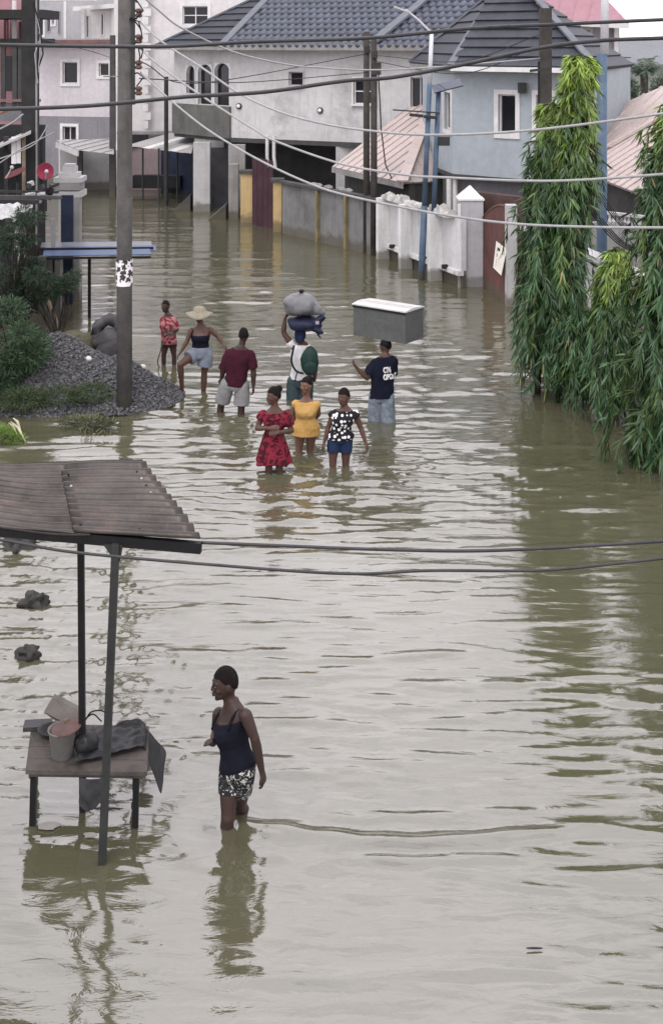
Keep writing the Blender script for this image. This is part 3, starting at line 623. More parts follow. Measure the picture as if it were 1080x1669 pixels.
# white wall of panels and pilasters in front of the beige bungalow
ww = thing('white_panel_wall', 'white panelled wall with broken crumbling top behind the blue lamp posts', 'wall', tuple(gp(690,450)))
p0, p1 = gp(624,419), gp(748,470); wd2 = (p1-p0).normalized(); wn2 = Vector((wd2.y,-wd2.x,0)); L2 = (p1-p0).length
for i in range(3):
    a, b = p0+wd2*(L2*i/3), p0+wd2*(L2*(i+1)/3)
    a, b = a-wn2*.05, b-wn2*.05
    wall_part(ww, (a.x,a.y), (b.x,b.y), .42, 1.70, pm('white_wall_render',(.52,.52,.52),.9,.07,.8,.15,streak=.45,streakcol=(.25,.25,.24),tide=.6), th=.14, name='wall_panel')
    wall_part(ww, ((a-wn2*.03).x,(a-wn2*.03).y), ((b-wn2*.03).x,(b-wn2*.03).y), -.5, .30, CONC_D, th=.1, name='plinth')
    MB().bar(a+wn2*.01+V(0,0,.36), b+wn2*.01+V(0,0,.36), .16, .12).build('ledge', WHITE, ww)
for i,x in enumerate((630,667,715)):
    u,_ = wpix((p0.x,p0.y),(p1.x,p1.y),x,440); p = p0+wd2*u+wn2*.12
    MB().box(p+V(0,0,.6),(.17,.34,2.2),rz=math.atan2(wd2.y,wd2.x)).build('pilaster', pm('white_pilaster',(.62,.62,.61),.8,.08,2,.1,streak=.4,streakcol=(.26,.25,.23),tide=.7), ww)
def rough_top(a, b, z, hmax, seed):
    m = MB(); n = 22; r = random.Random(seed); rings = []
    for i in range(n+1):
        p = a+(b-a)*(i/n); h_ = z+hmax*(.35+.65*abs(noise.noise(V(i*.45,seed*3.1,0)))*1.6)*(1 if 0<i<n else .4)
        w = .14+.04*r.random(); rings.append([p+wn2*w+V(0,0,z), p+wn2*(w*.8)+V(0,0,h_-.04), p+V(0,0,h_+r.uniform(-.03,.03)), p-wn2*w*.8+V(0,0,h_-.05), p-wn2*w+V(0,0,z)])
    m.loft(rings); return m
BRK = pm('broken_render',(.42,.41,.39),.95,.25,5,.8,18,stains=(4,.6,(.25,.24,.22)))
rough_top(p0+wd2*.1, p0+wd2*(L2*.56), 1.68, .30, 1).build('broken_coping', BRK, ww); rough_top(p0+wd2*(L2*.68), p0+wd2*(L2*.93), 1.68, .28, 2).build('broken_coping', BRK, ww)
for i,(x,y) in enumerate(((643,385),(694,401),(729,414))):
    u,z = wpix((p0.x,p0.y),(p1.x,p1.y),x,y); MB().box(p0+wd2*u+wn2*.08+V(0,0,.34+.09),(.14,.1,.1),rz=.3).build('floodlight', DARK, ww)
pillar('gate_pillar', 'big grey gate pillar with white pyramid cap beside the rusty gate', 748, 787, 468, 327, pm('grey_paint_pillar',(.36,.36,.37),.85,.06,.8,.1,streak=.2,tide=.6), 'pyramid', .62)
_p = gp(746.5,468); solo(MB().box(_p+V(.02,-.012,1.0),(.07,.03,2.1)),'corner_board',WHITE,'white strip down the left edge of the big gate pillar','board')
pillar('gate_pillar', 'slim pale gate pillar with rounded top, right of the rusty gate', 825, 842, 500, 335, CONC_L, None, .3)
rg = thing('rusty_gate', 'rusty red-brown metal gate behind the pyramid-capped pillar', 'gate', tuple(gp(805,482)))
q0_, q1_ = gp(787,470), gp(826,497)
q0_ = q0_+V(.02,.25,0); q1_ = q1_+V(-.02,.2,0)
for i in range(4):
    a, b = q0_+(q1_-q0_)*(i/4+.006), q0_+(q1_-q0_)*((i+1)/4-.006); a.z = b.z = -.5
    za, zb_ = 2.15+.55*math.sin(math.pi*i/4*.5), 2.15+.55*math.sin(math.pi*(i+1)/4*.5)
    MB().prism([a,b,b+V(0,0,zb_),a+V(0,0,za)], V(-.03,.05,0)).build('gate_panel', RUST, rg)
MB().tube([q0_+(q1_-q0_)*t+V(0,-.02,1.68+.55*math.sin(math.pi*t*.5)) for t in [k/8 for k in range(9)]],.04,6).build('top_rail', RUST, rg)
wall_part(rg, (q0_.x-.3,q0_.y+.8), (q1_.x+1.2,q1_.y+.9), -.5, 2.25, pm('dark_brick',(.085,.055,.05),.9,.2,3,.3), name='rear_panel')
# notice tied on the gate
NOTICE = pm('paper_notice',(.66,.63,.56),.8,.06,4,.05)
nt = thing('paper_notice', 'creased white paper notice hanging on the rusty gate', 'notice', tuple(wp(813,450,28.4)))
np_ = [wp(808,393,28.45),wp(825,406,28.0),wp(816,449,28.0),wp(803,436,28.45)]
nn_ = V(-.93,-.37,0); MB().prism(np_, nn_*-.008).build('sheet', NOTICE, nt)
INK = pm('print_ink',(.05,.045,.04),.8,.2,20,0)
pc = lambda a,b: np_[0]+(np_[1]-np_[0])*a+(np_[3]-np_[0])*b+nn_*.003
for (a,b,w,h_) in ((.2,.16,.25,.16),(.2,.40,.3,.12),(.22,.6,.16,.05),(.2,.7,.3,.04),(.2,.78,.4,.04),(.2,.86,.35,.04),(.78,.22,.12,.14),(.78,.46,.1,.16)):
    MB().prism([pc(a,b),pc(a+w,b),pc(a+w,b+h_),pc(a,b+h_)], nn_*.003).build('print_mark', INK, nt)
# compound wall running on behind the mast trees to the right edge
cv = thing('compound_wall', 'pale grey compound wall with ledge behind the mast trees', 'wall', tuple(gp(1000,560)))
v0, v1 = V(4.45,28.0,0), V(6.6,17.0,0); vd = (v1-v0).normalized(); nseg = 5
for i in range(nseg):
    a, b = v0+(v1-v0)*(i/nseg), v0+(v1-v0)*((i+1)/nseg); wall_part(cv, (a.x,a.y), (b.x,b.y), -.5, 1.75, CONC_L if i != 2 else CONC, th=.15, name='wall_panel')
    MB().box(b+V(-.06,0,.65),(.2,.2,2.4)).build('pilaster', CONC, cv)
MB().bar(v0+V(-.02,0,1.8),v1+V(-.02,0,1.8),.3,.1).build('coping', CONC_L, cv)
ww2 = thing('rear_wall', 'low grey inner wall with baluster top behind the compound wall', 'wall', (6.4,27,0))
wall_part(ww2, px(962,27.4), px(1150,25.6), -.5, 2.0, CONC)
for i in range(16):
    a = px(993+i*6.2, 27.1-.05*i); MB().lathe(V(*a,2.0),[(.03,0),(.05,.06),(.025,.14),(.04,.2)],6).build('baluster', CONC_L, ww2)
MB().bar(V(*px(985,27.2),2.24),V(*px(1095,26.2),2.22),.12,.06).build('top_rail', CONC_L, ww2)
# ---------------------------------------------------------------- poles and lamp posts
pb = gp(203,672); POLE = thing('utility_pole', 'thick grey utility pole standing in front of the gravel heap', 'pole', (pb.x,pb.y,0))
MB().tube([pb+V(0,0,-.5),pb+V(0,0,2.5),pb+V(.02,0,8.2)],[.128,.125,.115],20).build('shaft', CONC_D if False else pm('aged_pole',(.088,.085,.080),.9,.25,2.5,.6,28,streak=.6,streakcol=(.05,.045,.04),tide=.6), POLE, True)
rk = MB().bar(pb+V(.16,-.05,5.0),pb+V(.16,-.05,7.6),.04,.04).build('spool_rack', STEEL, POLE)
for k in range(6): MB().lathe(pb+V(.24,-.05,5.15+k*.42),[(.03,0),(.06,.02),(.06,.05),(.035,.075),(.06,.1),(.06,.13),(.03,.15)],10).build('insulator', pm('brown_porcelain',(.10,.06,.05),.3,.1), rk)
random.seed(3)
for k in range(5):
    z = 5.3+k*.45; pts = [pb+V(.2+.09*math.sin(t*2.3+k)+.05*math.sin(5*t), -.06+.06*math.cos(3*t+k), z+t*.14+.1*math.sin(2.1*t)) for t in [i*.45 for i in range(12)]]
    MB().tube(pts,.012,5).build('wire_tail', BLACK, POLE)
# poster wrapped round the pole
def poster_mat():
    m, N, L, B = newmat('printed_poster'); g = N.new('ShaderNodeNewGeometry')
    v = N.new('ShaderNodeTexVoronoi'); v.inputs['Scale'].default_value = 11; L.new(g.outputs['Position'], v.inputs['Vector'])
    n = N.new('ShaderNodeTexNoise'); n.inputs['Scale'].default_value = 30; n.inputs['Detail'].default_value = 2; L.new(g.outputs['Position'], n.inputs['Vector'])
    a = N.new('ShaderNodeMath'); a.operation = 'ADD'; L.new(v.outputs['Distance'], a.inputs[0]); L.new(n.outputs[0], a.inputs[1])
    r = N.new('ShaderNodeValToRGB'); r.color_ramp.elements[0].position = .98; r.color_ramp.elements[0].color = (.03,.028,.03,1); r.color_ramp.elements[1].position = 1.06; r.color_ramp.elements[1].color = (.68,.66,.66,1)
    L.new(a.outputs[0], r.inputs[0]); L.new(r.outputs[0], B.inputs['Base Color']); B.inputs['Roughness'].default_value = .7; return m
z0, z1 = H-(465-YH)*pb.y/F, H-(422-YH)*pb.y/F
pp = MB(); n = 18
pp.loft([[pb+V(r*math.cos(t), r*math.sin(t), z) for t in [math.radians(165+i*210/n) for i in range(n+1)]] for z,r in ((z0,.134),(z0+.2,.1345),(z1-.03,.137),(z1,.145))], cap=False, closed=False)
po = solo(pp,'poster',poster_mat(),'black and white printed poster wrapped round the utility pole','poster')
md = po.modifiers.new('solid','SOLIDIFY'); md.thickness = .003
# second pole by the pink house, dark pole at far left
sp = gp(184,322); o = thing('concrete_pole', 'dark concrete pole with white bracket before the pink house', 'pole', tuple(sp))
MB().box(sp+V(0,0,2.9),(.24,.22,6.8),taper=.8).build('shaft', CONC_D, o); MB().box(sp+V(.17,-.05,5.6),(.07,.06,1.0)).build('bracket', WHITE, o); MB().box(sp+V(.22,-.05,2.0),(.16,.1,.3)).build('junction_box', WHITE, o)
MB().bar(sp+V(-.35,-.1,4.7),sp+V(.3,-.1,4.7),.05,.05).build('crossarm', CONC, o)
lp = V(*px(50,27.5),0); o = thing('stall_pole', 'dark square pole rising beside the salmon house', 'pole', tuple(lp))
MB().box(lp+V(0,0,3.4),(.34,.26,7.8)).build('shaft', CONC_BK, o); MB().tube([lp+V(.16,-.12,7),lp+V(.17,-.14,3),lp+V(.16,-.12,1.5)],.022,6).build('conduit', CONC, o)
for k in range(4): MB().tube([lp+V(.1+.04*k,-.15,6.9-.12*k),lp+V(.26,-.2,6.4-.1*k),lp+V(.33-.06*k,-.2,5.75),lp+V(.2,-.16,5.4-.1*k)],.018,5).build('wire_tail', CABLE_L if k%2 else BLACK, o)
# twin timber poles
for k,(x,yb,yt,lab) in enumerate(((597,412,52,'left one of the twin timber poles by the concrete wall'),(609,416,60,'right one of the twin timber poles by the concrete wall'))):
    p = gp(x,yb); zt = H-(yt-YH)*p.y/F; o = thing('timber_pole', lab, 'pole', tuple(p), 'twin timber poles'); MB().tube([p+V(0,0,-.5),p+V(0,0,zt)],[.10,.085],10).build('shaft', WOODP, o, True)
    MB().box(p+V(.02,-.08,zt-.5),(.16,.1,.2)).build('bracket', STEEL, o)
    if k == 1:
        MB().box(p+V(.06,0,zt-.9),(.28,.22,.34)).build('meter_box', WOODP, o); MB().tube([p+V(.12,-.1,zt-1.0),p+V(.2,-.12,zt-2.6),p+V(.32,-.1,zt-3.6),p+V(.5,-.1,zt-4.0)],.02,5).build('drop_wire', BLACK, o)
MB().tube([gp(603.5,414)+V(0,-.1,0),gp(603.5,414)+V(0,-.1,5.8)],.012,5)
# wooden service pole and tall lamp mast behind the trees
p = V(*px(888,26.5),0); o = thing('service_pole', 'brown timber service pole rising behind the tallest mast tree', 'pole', tuple(p))
MB().box(p+V(0,0,3.1),(.24,.24,7.3)).build('shaft', WOODP, o); MB().bar(p+V(-.35,-.1,5.4),p+V(.1,-.1,5.45),.05,.06).build('crossarm', STEEL, o); MB().tube([p+V(-.16,-.1,5.6),p+V(-.16,-.1,2.0)],.02,6).build('conduit', BLACK, o)
p = V(*px(980,24.5),0); o = thing('lamp_mast', 'steel mast, white above and blue below, right of the tallest tree', 'lamp post', tuple(p))
MB().tube([p+V(0,0,-.5),p+V(0,0,5.78)],.105,12).build('lower_shaft', BLUEPOST, o, True); MB().tube([p+V(.05,0,5.78),p+V(.07,0,7.9)],[.085,.075],12).build('upper_shaft', pm('galvanised',(.55,.55,.57),.5,.05), o, True)
MB().box(p+V(-.2,-.1,5.55),(.16,.2,.2)).build('floodlight', DARK, o)
# blue lamp posts with solar heads
def lamp_post(x0,y0,x1,y1,label,white_from,arm):
    b = gp(x0,y0); t = wp(x1,y1,b.y+.1); o = thing('lamp_post', label, 'lamp post', tuple(b), 'blue lamp posts'); d = t-b; k = (white_from-y0)/(y1-y0); m = b+d*k
    MB().tube([b+d*-.08,b+d*.30],[.085,.082],12).build('base_sleeve', BLUEPOST, o, True); MB().tube([b+d*.30,m],[.066,.062],12).build('lower_shaft', BLUEPOST, o, True)
    if k < .99: MB().tube([m,t],[.058,.05],12).build('upper_shaft', pm('galvanised',(.55,.55,.57),.5,.05), o, True)
    return b, t, o
b, t, o = lamp_post(686,456,703,54,'tall lamp post with white upper shaft before the white wall',137,None)
a1 = wp(661,16,t.y-.3); MB().tube([t,t+(a1-t)*.5+V(0,0,.03),a1],.028,8).build('arm', pm('galvanised',(.55,.55,.57),.5,.05), o); MB().box(a1+V(-.1,0,.01),(.42,.16,.05),ry=.35).build('lamp_head', CONC_L, o)
b, t, o = lamp_post(702,456,714,150,'shorter lamp post with two solar heads, right of the white-topped one',150,None)
ha, hb = wp(640,179,t.y-.2), wp(716,184,t.y-.1); MB().tube([ha,hb],.02,6).build('arm', STEEL, o)
MB().box(wp(728,140,t.y),(.75,.5,.03),ry=-.25,rx=.35).build('solar_panel', glassmat('solar_cells',(.02,.025,.05),.15), o); MB().tube([t,wp(724,146,t.y)],.025,6).build('panel_strut', STEEL, o)
for x,y in ((678,188),(701,191)): MB().box(wp(x,y,t.y-.1),(.34,.16,.07),ry=.1).build('lamp_head', DARK, o)
MB().box(wp(723,230,t.y-.1),(.28,.2,.22)).build('battery_box', STEEL, o)

# ---------------------------------------------------------------- cables
def spline(pts, n=90):
    out = []; P = [pts[0]*2-pts[1]]+pts+[pts[-1]*2-pts[-2]]
    for k in range(1,len(P)-2):
        for i in range(max(4,n//(len(pts)-1))):
            t = i/max(4,n//(len(pts)-1)); a,b,c,d = P[k-1],P[k],P[k+1],P[k+2]
            out.append(.5*((2*b)+(c-a)*t+(2*a-5*b+4*c-d)*t*t+(3*b-a-3*c+d)*t**3))
    return out+[pts[-1]]
def cable(pix, D0, D1, r, mat, label):
    n = len(pix); x0, x1 = pix[0][0], pix[-1][0]
    pts = [wp(x,y,1/((1/D0)+((1/D1)-(1/D0))*(x-x0)/(x1-x0))) for x,y in pix]
    return solo(MB().tube(spline(pts), r, 8), 'cable', mat, label, 'cable', smooth=True)
cable([(-160,68),(0,73),(200,76),(290,75),(420,68),(600,62),(760,47),(900,40),(1080,32),(1240,26)],11,11.5,.0175,CABLE,'uppermost thick dark cable crossing the whole street')
cable([(-160,182),(0,178),(150,172),(300,158),(430,150),(560,132),(640,126),(760,104),(880,78),(980,66),(1080,62),(1240,55)],11,11,.0185,CABLE,'second thick dark cable below the uppermost one, crossing the street')
cable([(226,-12),(260,18),(297,46),(382,85),(467,105),(519,110),(600,114),(700,110),(880,95)],19.9,26.4,.015,CABLE_L,'pale cable from the pole rack to the brown service pole')
cable([(228,35),(264,68),(330,111),(390,152),(452,181),(519,200),(593,212),(704,220),(868,212),(1080,185),(1240,160)],19.9,14,.0165,CABLE_L,'highest pale cable passing before the blue-grey house window')
cable([(228,78),(260,107),(327,155),(408,207),(449,230),(556,267),(660,285),(719,289),(897,295),(1080,284),(1240,272)],19.9,14,.0165,CABLE_L,'middle pale cable sagging in front of the white wall')
cable([(229,118),(278,163),(341,213),(419,259),(497,296),(563,318),(704,347),(830,364),(960,370),(1080,371),(1240,371)],19.9,14,.0165,CABLE_L,'lowest pale cable sagging across the gate pillar')
cable([(318,884),(420,888),(600,895),(760,898),(900,893),(1080,882),(1240,872)],8.9,8.6,.0125,CABLE,'black cable running right from the kiosk roof corner')
cable([(-160,866),(0,880),(120,900),(340,920),(560,935),(700,930),(870,930),(980,921),(1080,910),(1240,895)],8.4,8.2,.0105,CABLE,'lower black cable crossing in front of the kiosk posts')
for i,(a,b,c,D0,D1,lab) in enumerate((((186,96),(150,84),(64,62),52,27.5,'thin dark wire from the left dark pole to the concrete pole'),((228,100),(330,135),(596,88),19.9,34.6,'thin dark wire from the pole rack to the twin poles'),((228,128),(400,134),(600,118),19.9,34.6,'thin dark wire before the arched windows'),
      ((610,90),(750,100),(880,56),34.5,26.6,'upper thin wire from twin poles to the service pole'),((610,100),(750,120),(880,74),34.5,26.6,'lower thin wire from twin poles to the service pole'))):
    x0,x1 = a[0],c[0]; P = [wp(a[0],a[1],D0 if a[0]!=186 else 46), wp(b[0],b[1],(D0+D1)/2 if a[0]!=186 else 36), wp(c[0],c[1],D1)]
    solo(MB().tube(spline(P,24),.011,5),'wire',BLACK,lab,'wire')
cb = thing('cable_bundle', 'bundle of black cables drooping between the mast trees', 'cable', tuple(wp(1000,390,24)))
for k in range(8):
    y0 = 300+k*5+(20 if k > 3 else 0); MB().tube(spline([wp(955,y0-20,23.5),wp(985,y0+22,23.5),wp(1015,y0+62-2*k,23.4),wp(1052,y0+82-3*k,23.2)],20),.013 if k>2 else .009,5).build('strand', BLACK, cb)

# ---------------------------------------------------------------- roadside stall and its clutter, left edge
st = thing('roadside_stall', 'ramshackle dark roadside stall of posts and panels at the left edge', 'stall', tuple(gp(40,520)))
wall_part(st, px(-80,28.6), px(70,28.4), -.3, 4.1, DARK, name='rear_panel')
for (x,D,z0_,z1_,w,mat) in ((12,27.6,-.3,3.9,.09,STEEL),(33,26.6,0,2.0,.2,CONC_L),(40,27.2,-.3,4.0,.07,PLANK),(57,26.2,0,1.3,.10,WOODP),(70,26.2,0,1.45,.16,CONC_D),(88,27.2,-.3,2.1,.09,CONC),(27,25.6,0,1.2,.12,WOODP),(46,25.2,0,.9,.1,CONC_L),(100,26.6,0,1.4,.08,CONC)):
    a = px(x,D); MB().box(V(a[0],a[1],(z0_+z1_)/2),(w,w,z1_-z0_),ry=random.uniform(-.02,.02)).build('post', mat, st)
for (x0,x1,y,D,mat,h_) in ((-60,95,311,26.5,STEEL,.05),(-60,100,320,26.0,CONC_D,.07),(-60,62,327,25.6,DARK,.08)):
    MB().bar(wp(x0,y,D), wp(x1,y+2,D-.2), .12, h_).build('rail', mat, st)
aw1 = MB().prism([wp(-60,268,27.5),wp(51,218,26.8),wp(51,214,27.8),wp(-60,262,28.6)],V(0,0,.05)).build('awning_edge', CORR_L, st)
for (pts,r,mat) in (([(-10,262),(30,248),(60,232),(78,205)],.013,CABLE_L),([(-10,272),(40,240),(88,216)],.014,CABLE_L),([(-10,215),(20,200),(38,186)],.02,CABLE_L)):
    MB().tube(spline([wp(x,y,26) for x,y in pts],16),r,5).build('awning_tube', mat, st)
MB().prism([wp(-60,215,29),wp(14,182,28.6),wp(14,178,29.4),wp(-60,190,29.8)],V(0,0,.06)).build('canopy', pm('rust_canopy',(.17,.09,.07),.8), st)
for (x,y) in ((23,245),(31,244)): MB().box(wp(x,y,27.2),(.10,.03,.6)).build('slat', WHITE, st)
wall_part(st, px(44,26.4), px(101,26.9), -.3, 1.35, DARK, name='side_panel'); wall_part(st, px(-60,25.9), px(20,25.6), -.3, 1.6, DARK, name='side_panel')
for k_ in range(5): MB().box(V(*px(50+k_*11,26.2),.55+.05*k_),(.11,.03,1.3+.1*(k_%2)),ry=.03*(k_%3-1)).build('board', WOODP if k_%2 else CONC_D, st)
# navy doorway panel
solo(MB().box(V(*px(110,28.2),1.05),(.27,.1,2.9)),'navy_board',NAVY,'upright navy board beside the concrete shop pillar','board')
cpil = thing('shop_pillar', 'concrete pillar with stepped moulded cap beside the pink dish', 'pillar', tuple(V(*px(124,28.6),0)))
c = V(*px(125,28.6),0); MB().box(c+V(0,.1,.95),(.16,.3,2.9)).build('shaft', CONC, cpil)
c2 = V(*px(112,28.7),0)
for (z,h_,w) in ((2.40,.14,.66),(2.56,.18,.56),(2.74,.12,.66),(2.86,.10,.44),(2.96,.14,.30),(3.10,.06,.24)): MB().box(c2+V(0,.2,z+h_/2),(w,.6 if w>.5 else w,h_-.004)).build('cap_course', CONC_L if w<.5 or w>.6 else CONC, cpil)
PINKD = pm('faded_pink_dish',(.24,.03,.058),.5,.15,4,.05)
def dish(c, r, dirv, label, mat, tall=1.0):
    o = thing('satellite_dish', label, 'satellite dish', tuple(c)); q = Vector(dirv).to_track_quat('Z','Y').to_matrix(); prof = [(r*k, r*.32*(k*k)) for k in (0.02,.3,.55,.8,.95,1.0)]
    m = MB(); m.lathe(c,[*prof,(r*1.0,r*.34),(r*.94,r*.32),(r*.5,r*.11),(.02*r,.03*r)],24,rot=q); m.build('reflector', mat, o, True)
    tip = c+q@V(0,0,r*.9); MB().tube([c+q@V(0,-r*.95,r*.3),tip],.014,6).build('feed_arm', CABLE_L, o); MB().ball(tip,.045,8,6).build('feed_horn', CONC_L, o); MB().tube([c-q@V(0,0,.02),c+V(0,.12,-.15),c+V(0,.12,-.9)],.03,6).build('mount', STEEL, o)
    return o
dish(wp(73,279,27),.19,(.45,-.85,.05),'round pink satellite dish beside the stepped concrete cap',PINKD)
dish(wp(27,287,26.6),.24,(-.35,-.25,.85),'dull red satellite dish tipped upward over the stall',pm('dull_red_dish',(.11,.035,.04),.6,.2,4,.05))
# rolled plastic and stones on the stall roof
sh_ = MB(); n = 14
grid = [[wp(-30+i*6.5, 332+j*3.6, 25.4)+V(0,-.05*j,.03*noise.noise(V(i*.6,j*.8,1))*3) for i in range(n)] for j in range(7)]
sh_.loft(grid, cap=False, closed=False); o = solo(sh_,'plastic_sheet',pm('milky_plastic',(.42,.42,.42),.35,.3,6,.4,20),'crumpled white plastic sheet lying over the stall front','sheet'); o.modifiers.new('solid','SOLIDIFY').thickness=.01
mcl = thing('metal_clutter', 'heap of dark metal fittings below the pink dish', 'clutter', tuple(wp(75,320,26.2)))
random.seed(11)
for k in range(16):
    p = wp(random.uniform(45,98), random.uniform(298,330), 26.3+random.uniform(-.2,.2)); MB().box(p,(random.uniform(.06,.3),.1,random.uniform(.03,.12)),ry=random.uniform(-.6,.6),rz=random.uniform(-1,1)).build('fitting', random.choice([DARK,STEEL,BLACK,CONC_L]), mcl)
# blue canopy reaching over the water
bcn = thing('blue_canopy', 'flat canopy of blue and dark sheets reaching over the water', 'canopy', tuple(gp(160,505)))
BLUES = pm('blue_sheet',(.07,.105,.18),.5,.12,2,.08,streak=.3); SILV = pm('dull_silver_sheet',(.15,.16,.185),.45,.15,2,.08)
for (x0,x1,ya,yb,D,mat) in ((66,248,404,402,27.5,SILV),(72,255,412,409,26.9,BLUES),(70,246,418,415,26.4,BLUES)):
    a, b_ = wp(x0,ya,D), wp(x1,yb,D-.15); MB().prism([a,b_,b_+V(-.1,.55,.02),a+V(-.1,.55,.02)],V(0,0,.014)).build('sheet', mat, bcn)
for (x0,x1,y,D) in ((66,250,406,27.0),(68,246,421,26.2)): MB().bar(wp(x0,y,D),wp(x1,y-2,D-.1),.05,.045).build('batten', BLACK, bcn)
p = V(*px(146,26.8),0); MB().tube([p+V(0,0,-.4),p+V(0,0,1.28)],.035,6).build('prop', BLACK, bcn)
solo(MB().bar(gp(102,545)+V(0,0,-.1),wp(69,462,25.6),.07,.05),'leaning_plank',PLANK,'pale plank leaning against the stall posts','plank')
solo(MB().bar(gp(92,548)+V(0,0,-.1),wp(64,470,25.9),.05,.04),'leaning_plank',WOODP,'darker plank leaning left of the pale one','plank')
# ---------------------------------------------------------------- soil bank, gravel heap
def heap(name, rows, zf, mat, kind, seed, amp=.05):
    m = MB(); m.loft(rows, cap=False, closed=False); return m
def bank_h(X, Y):      # soil bank along the left edge
    d = (-4.75+.22*noise.noise(V(Y*.6,0,0))-X); e = min((Y-17.2)/1.6, (27.5-Y)/2.0)
    return -.35+min(max(d*.55,-.2),.75)*max(0,min(1,e))+.10*noise.noise(V(X*1.3,Y*1.3,0))
def gravel_h(X, Y):
    # two-lobed heap: long body leaning on the bank, nose reaching to the right of the pole
    a = max(0, 1-math.hypot((X+4.75)/1.45,(Y-21.3)/1.75))*1.02; b_ = max(0, 1-math.hypot((X+3.55)/1.05,(Y-20.75)/1.05))*.72
    return -.02+max(a,b_)+.25*min(a,b_)+.05*noise.noise(V(X*2.2,Y*2.2,3))*(1 if max(a,b_)>0 else 0)-(.25 if max(a,b_)<=0 else 0)
def field(f, x0,x1,y0,y1,nx,ny):
    return MB().loft([[V(x0+(x1-x0)*i/nx, y0+(y1-y0)*j/ny, f(x0+(x1-x0)*i/nx, y0+(y1-y0)*j/ny)) for i in range(nx+1)] for j in range(ny+1)], cap=False, closed=False)
SOIL = pm('damp_soil',(.060,.052,.038),.95,.3,3,.8,20,stains=(2,.6,(.05,.06,.03)))
setp(field(bank_h,-9,-4.2,15.5,28,40,80).build('terrain', SOIL, None, True), kind='structure')
GRAV = pm('grey_gravel',(.09,.09,.093),.85,.55,9,.4,60,fine=.3)
gh = field(gravel_h,-6.4,-2.4,19.3,23.3,60,60).build('gravel_heap', GRAV, None, True); setp(gh,'heap of grey crushed gravel around the utility pole foot','gravel heap')
gs = MB(); rr = random.Random(4); proto = [Vector(v) for v in ((1,0,-.5),(-.5,.87,-.5),(-.5,-.87,-.5),(.6,.5,.6),(-.7,.1,.5),(.4,-.7,.55))]
pf = [(0,1,3),(1,4,3),(1,2,4),(2,5,4),(2,0,5),(0,3,5),(3,4,5),(0,2,1)]; k = 0
while k < 12000:
    X, Y = rr.uniform(-6.3,-2.45), rr.uniform(19.4,22.9); z = gravel_h(X,Y)
    if z < -.03: continue
    s_ = rr.choice((.011,.014,.019,.024,.034))*rr.uniform(.8,1.25); M = Matrix.Rotation(rr.uniform(0,6.3),3,'Z') @ Matrix.Rotation(rr.uniform(0,6.3),3,'X')
    gs.add([V(X,Y,z+s_*.4)+M@Vector((v.x*s_*1.2,v.y*s_,v.z*s_*.8)) for v in proto], pf); k += 1
gm2 = pm('gravel_chips',(.135,.135,.14),.8,.6,23,.2,80,fine=.35)
o = gs.build('loose_stones', gm2, gh, fix=False); setp(o, kind='stuff')
for (x,y,lab) in ((145,602,'small pale round stone on the gravel left of the pole'),(233,619,'small pale round stone on the gravel right of the pole')):
    D = 20.9; p = wp(x,y,D); p.z = gravel_h(p.x,p.y)+.04; solo(MB().ball(p,(.06,.045,.045),10,7,fn=lambda v: v*(1+.15*noise.noise(v*20))),'pale_stone',pm('chalk_stone',(.6,.58,.54),.8),lab,'stone',smooth=True)
# tied grey bundle and dark tyre-like rolls behind the heap
def blob(c, r, seed, amp=.2, fr=3.0, n=20, m=14, rot=None):
    return MB().ball(c, r, n, m, rot, lambda v: v*(1+amp*noise.noise(V(v.x*fr+seed,v.y*fr,v.z*fr))))
bo = thing('rolled_tarpaulin', 'grey rolled tarpaulin bundle behind the gravel, left of the pole', 'tarpaulin', tuple(wp(178,560,23)))
TARP = pm('grey_tarpaulin',(.05,.05,.052),.5,.2,5,.4,14)
rl = MB(); ringp = [wp(178,540,23)+V(.22*math.cos(t),.05*math.sin(t),.20*math.sin(t)+.02*math.sin(5*t)) for t in [i*2*math.pi/20 for i in range(21)]]
rl.tube(ringp,[.11+.015*math.sin(i*1.7) for i in range(21)],10); rl.build('roll', TARP, bo, True)
blob(wp(176,556,22.9),(.30,.2,.22),2,.3).build('folds', TARP, bo, True)
MB().tube(spline([wp(150,545,22.8),wp(154,532,22.7),wp(156,545,22.7)],12),.03,6).build('loose_end', TARP, bo, True)
sk = blob(wp(180,585,22.3)+V(0,0,0),(.36,.3,.30),5,.25); solo(sk,'dark_sack',pm('dark_sack_cloth',(.03,.028,.03),.8,.3,6,.4,20),'dark slumped sack lying on the gravel below the tarpaulin','sack',smooth=True)
sk = blob(wp(120,560,23.2),(.6,.4,.22),9,.3); solo(sk,'olive_net',pm('olive_net',(.075,.07,.045),.9,.3,9,.6,30),'olive crumpled netting on the soil behind the gravel','netting',smooth=True)

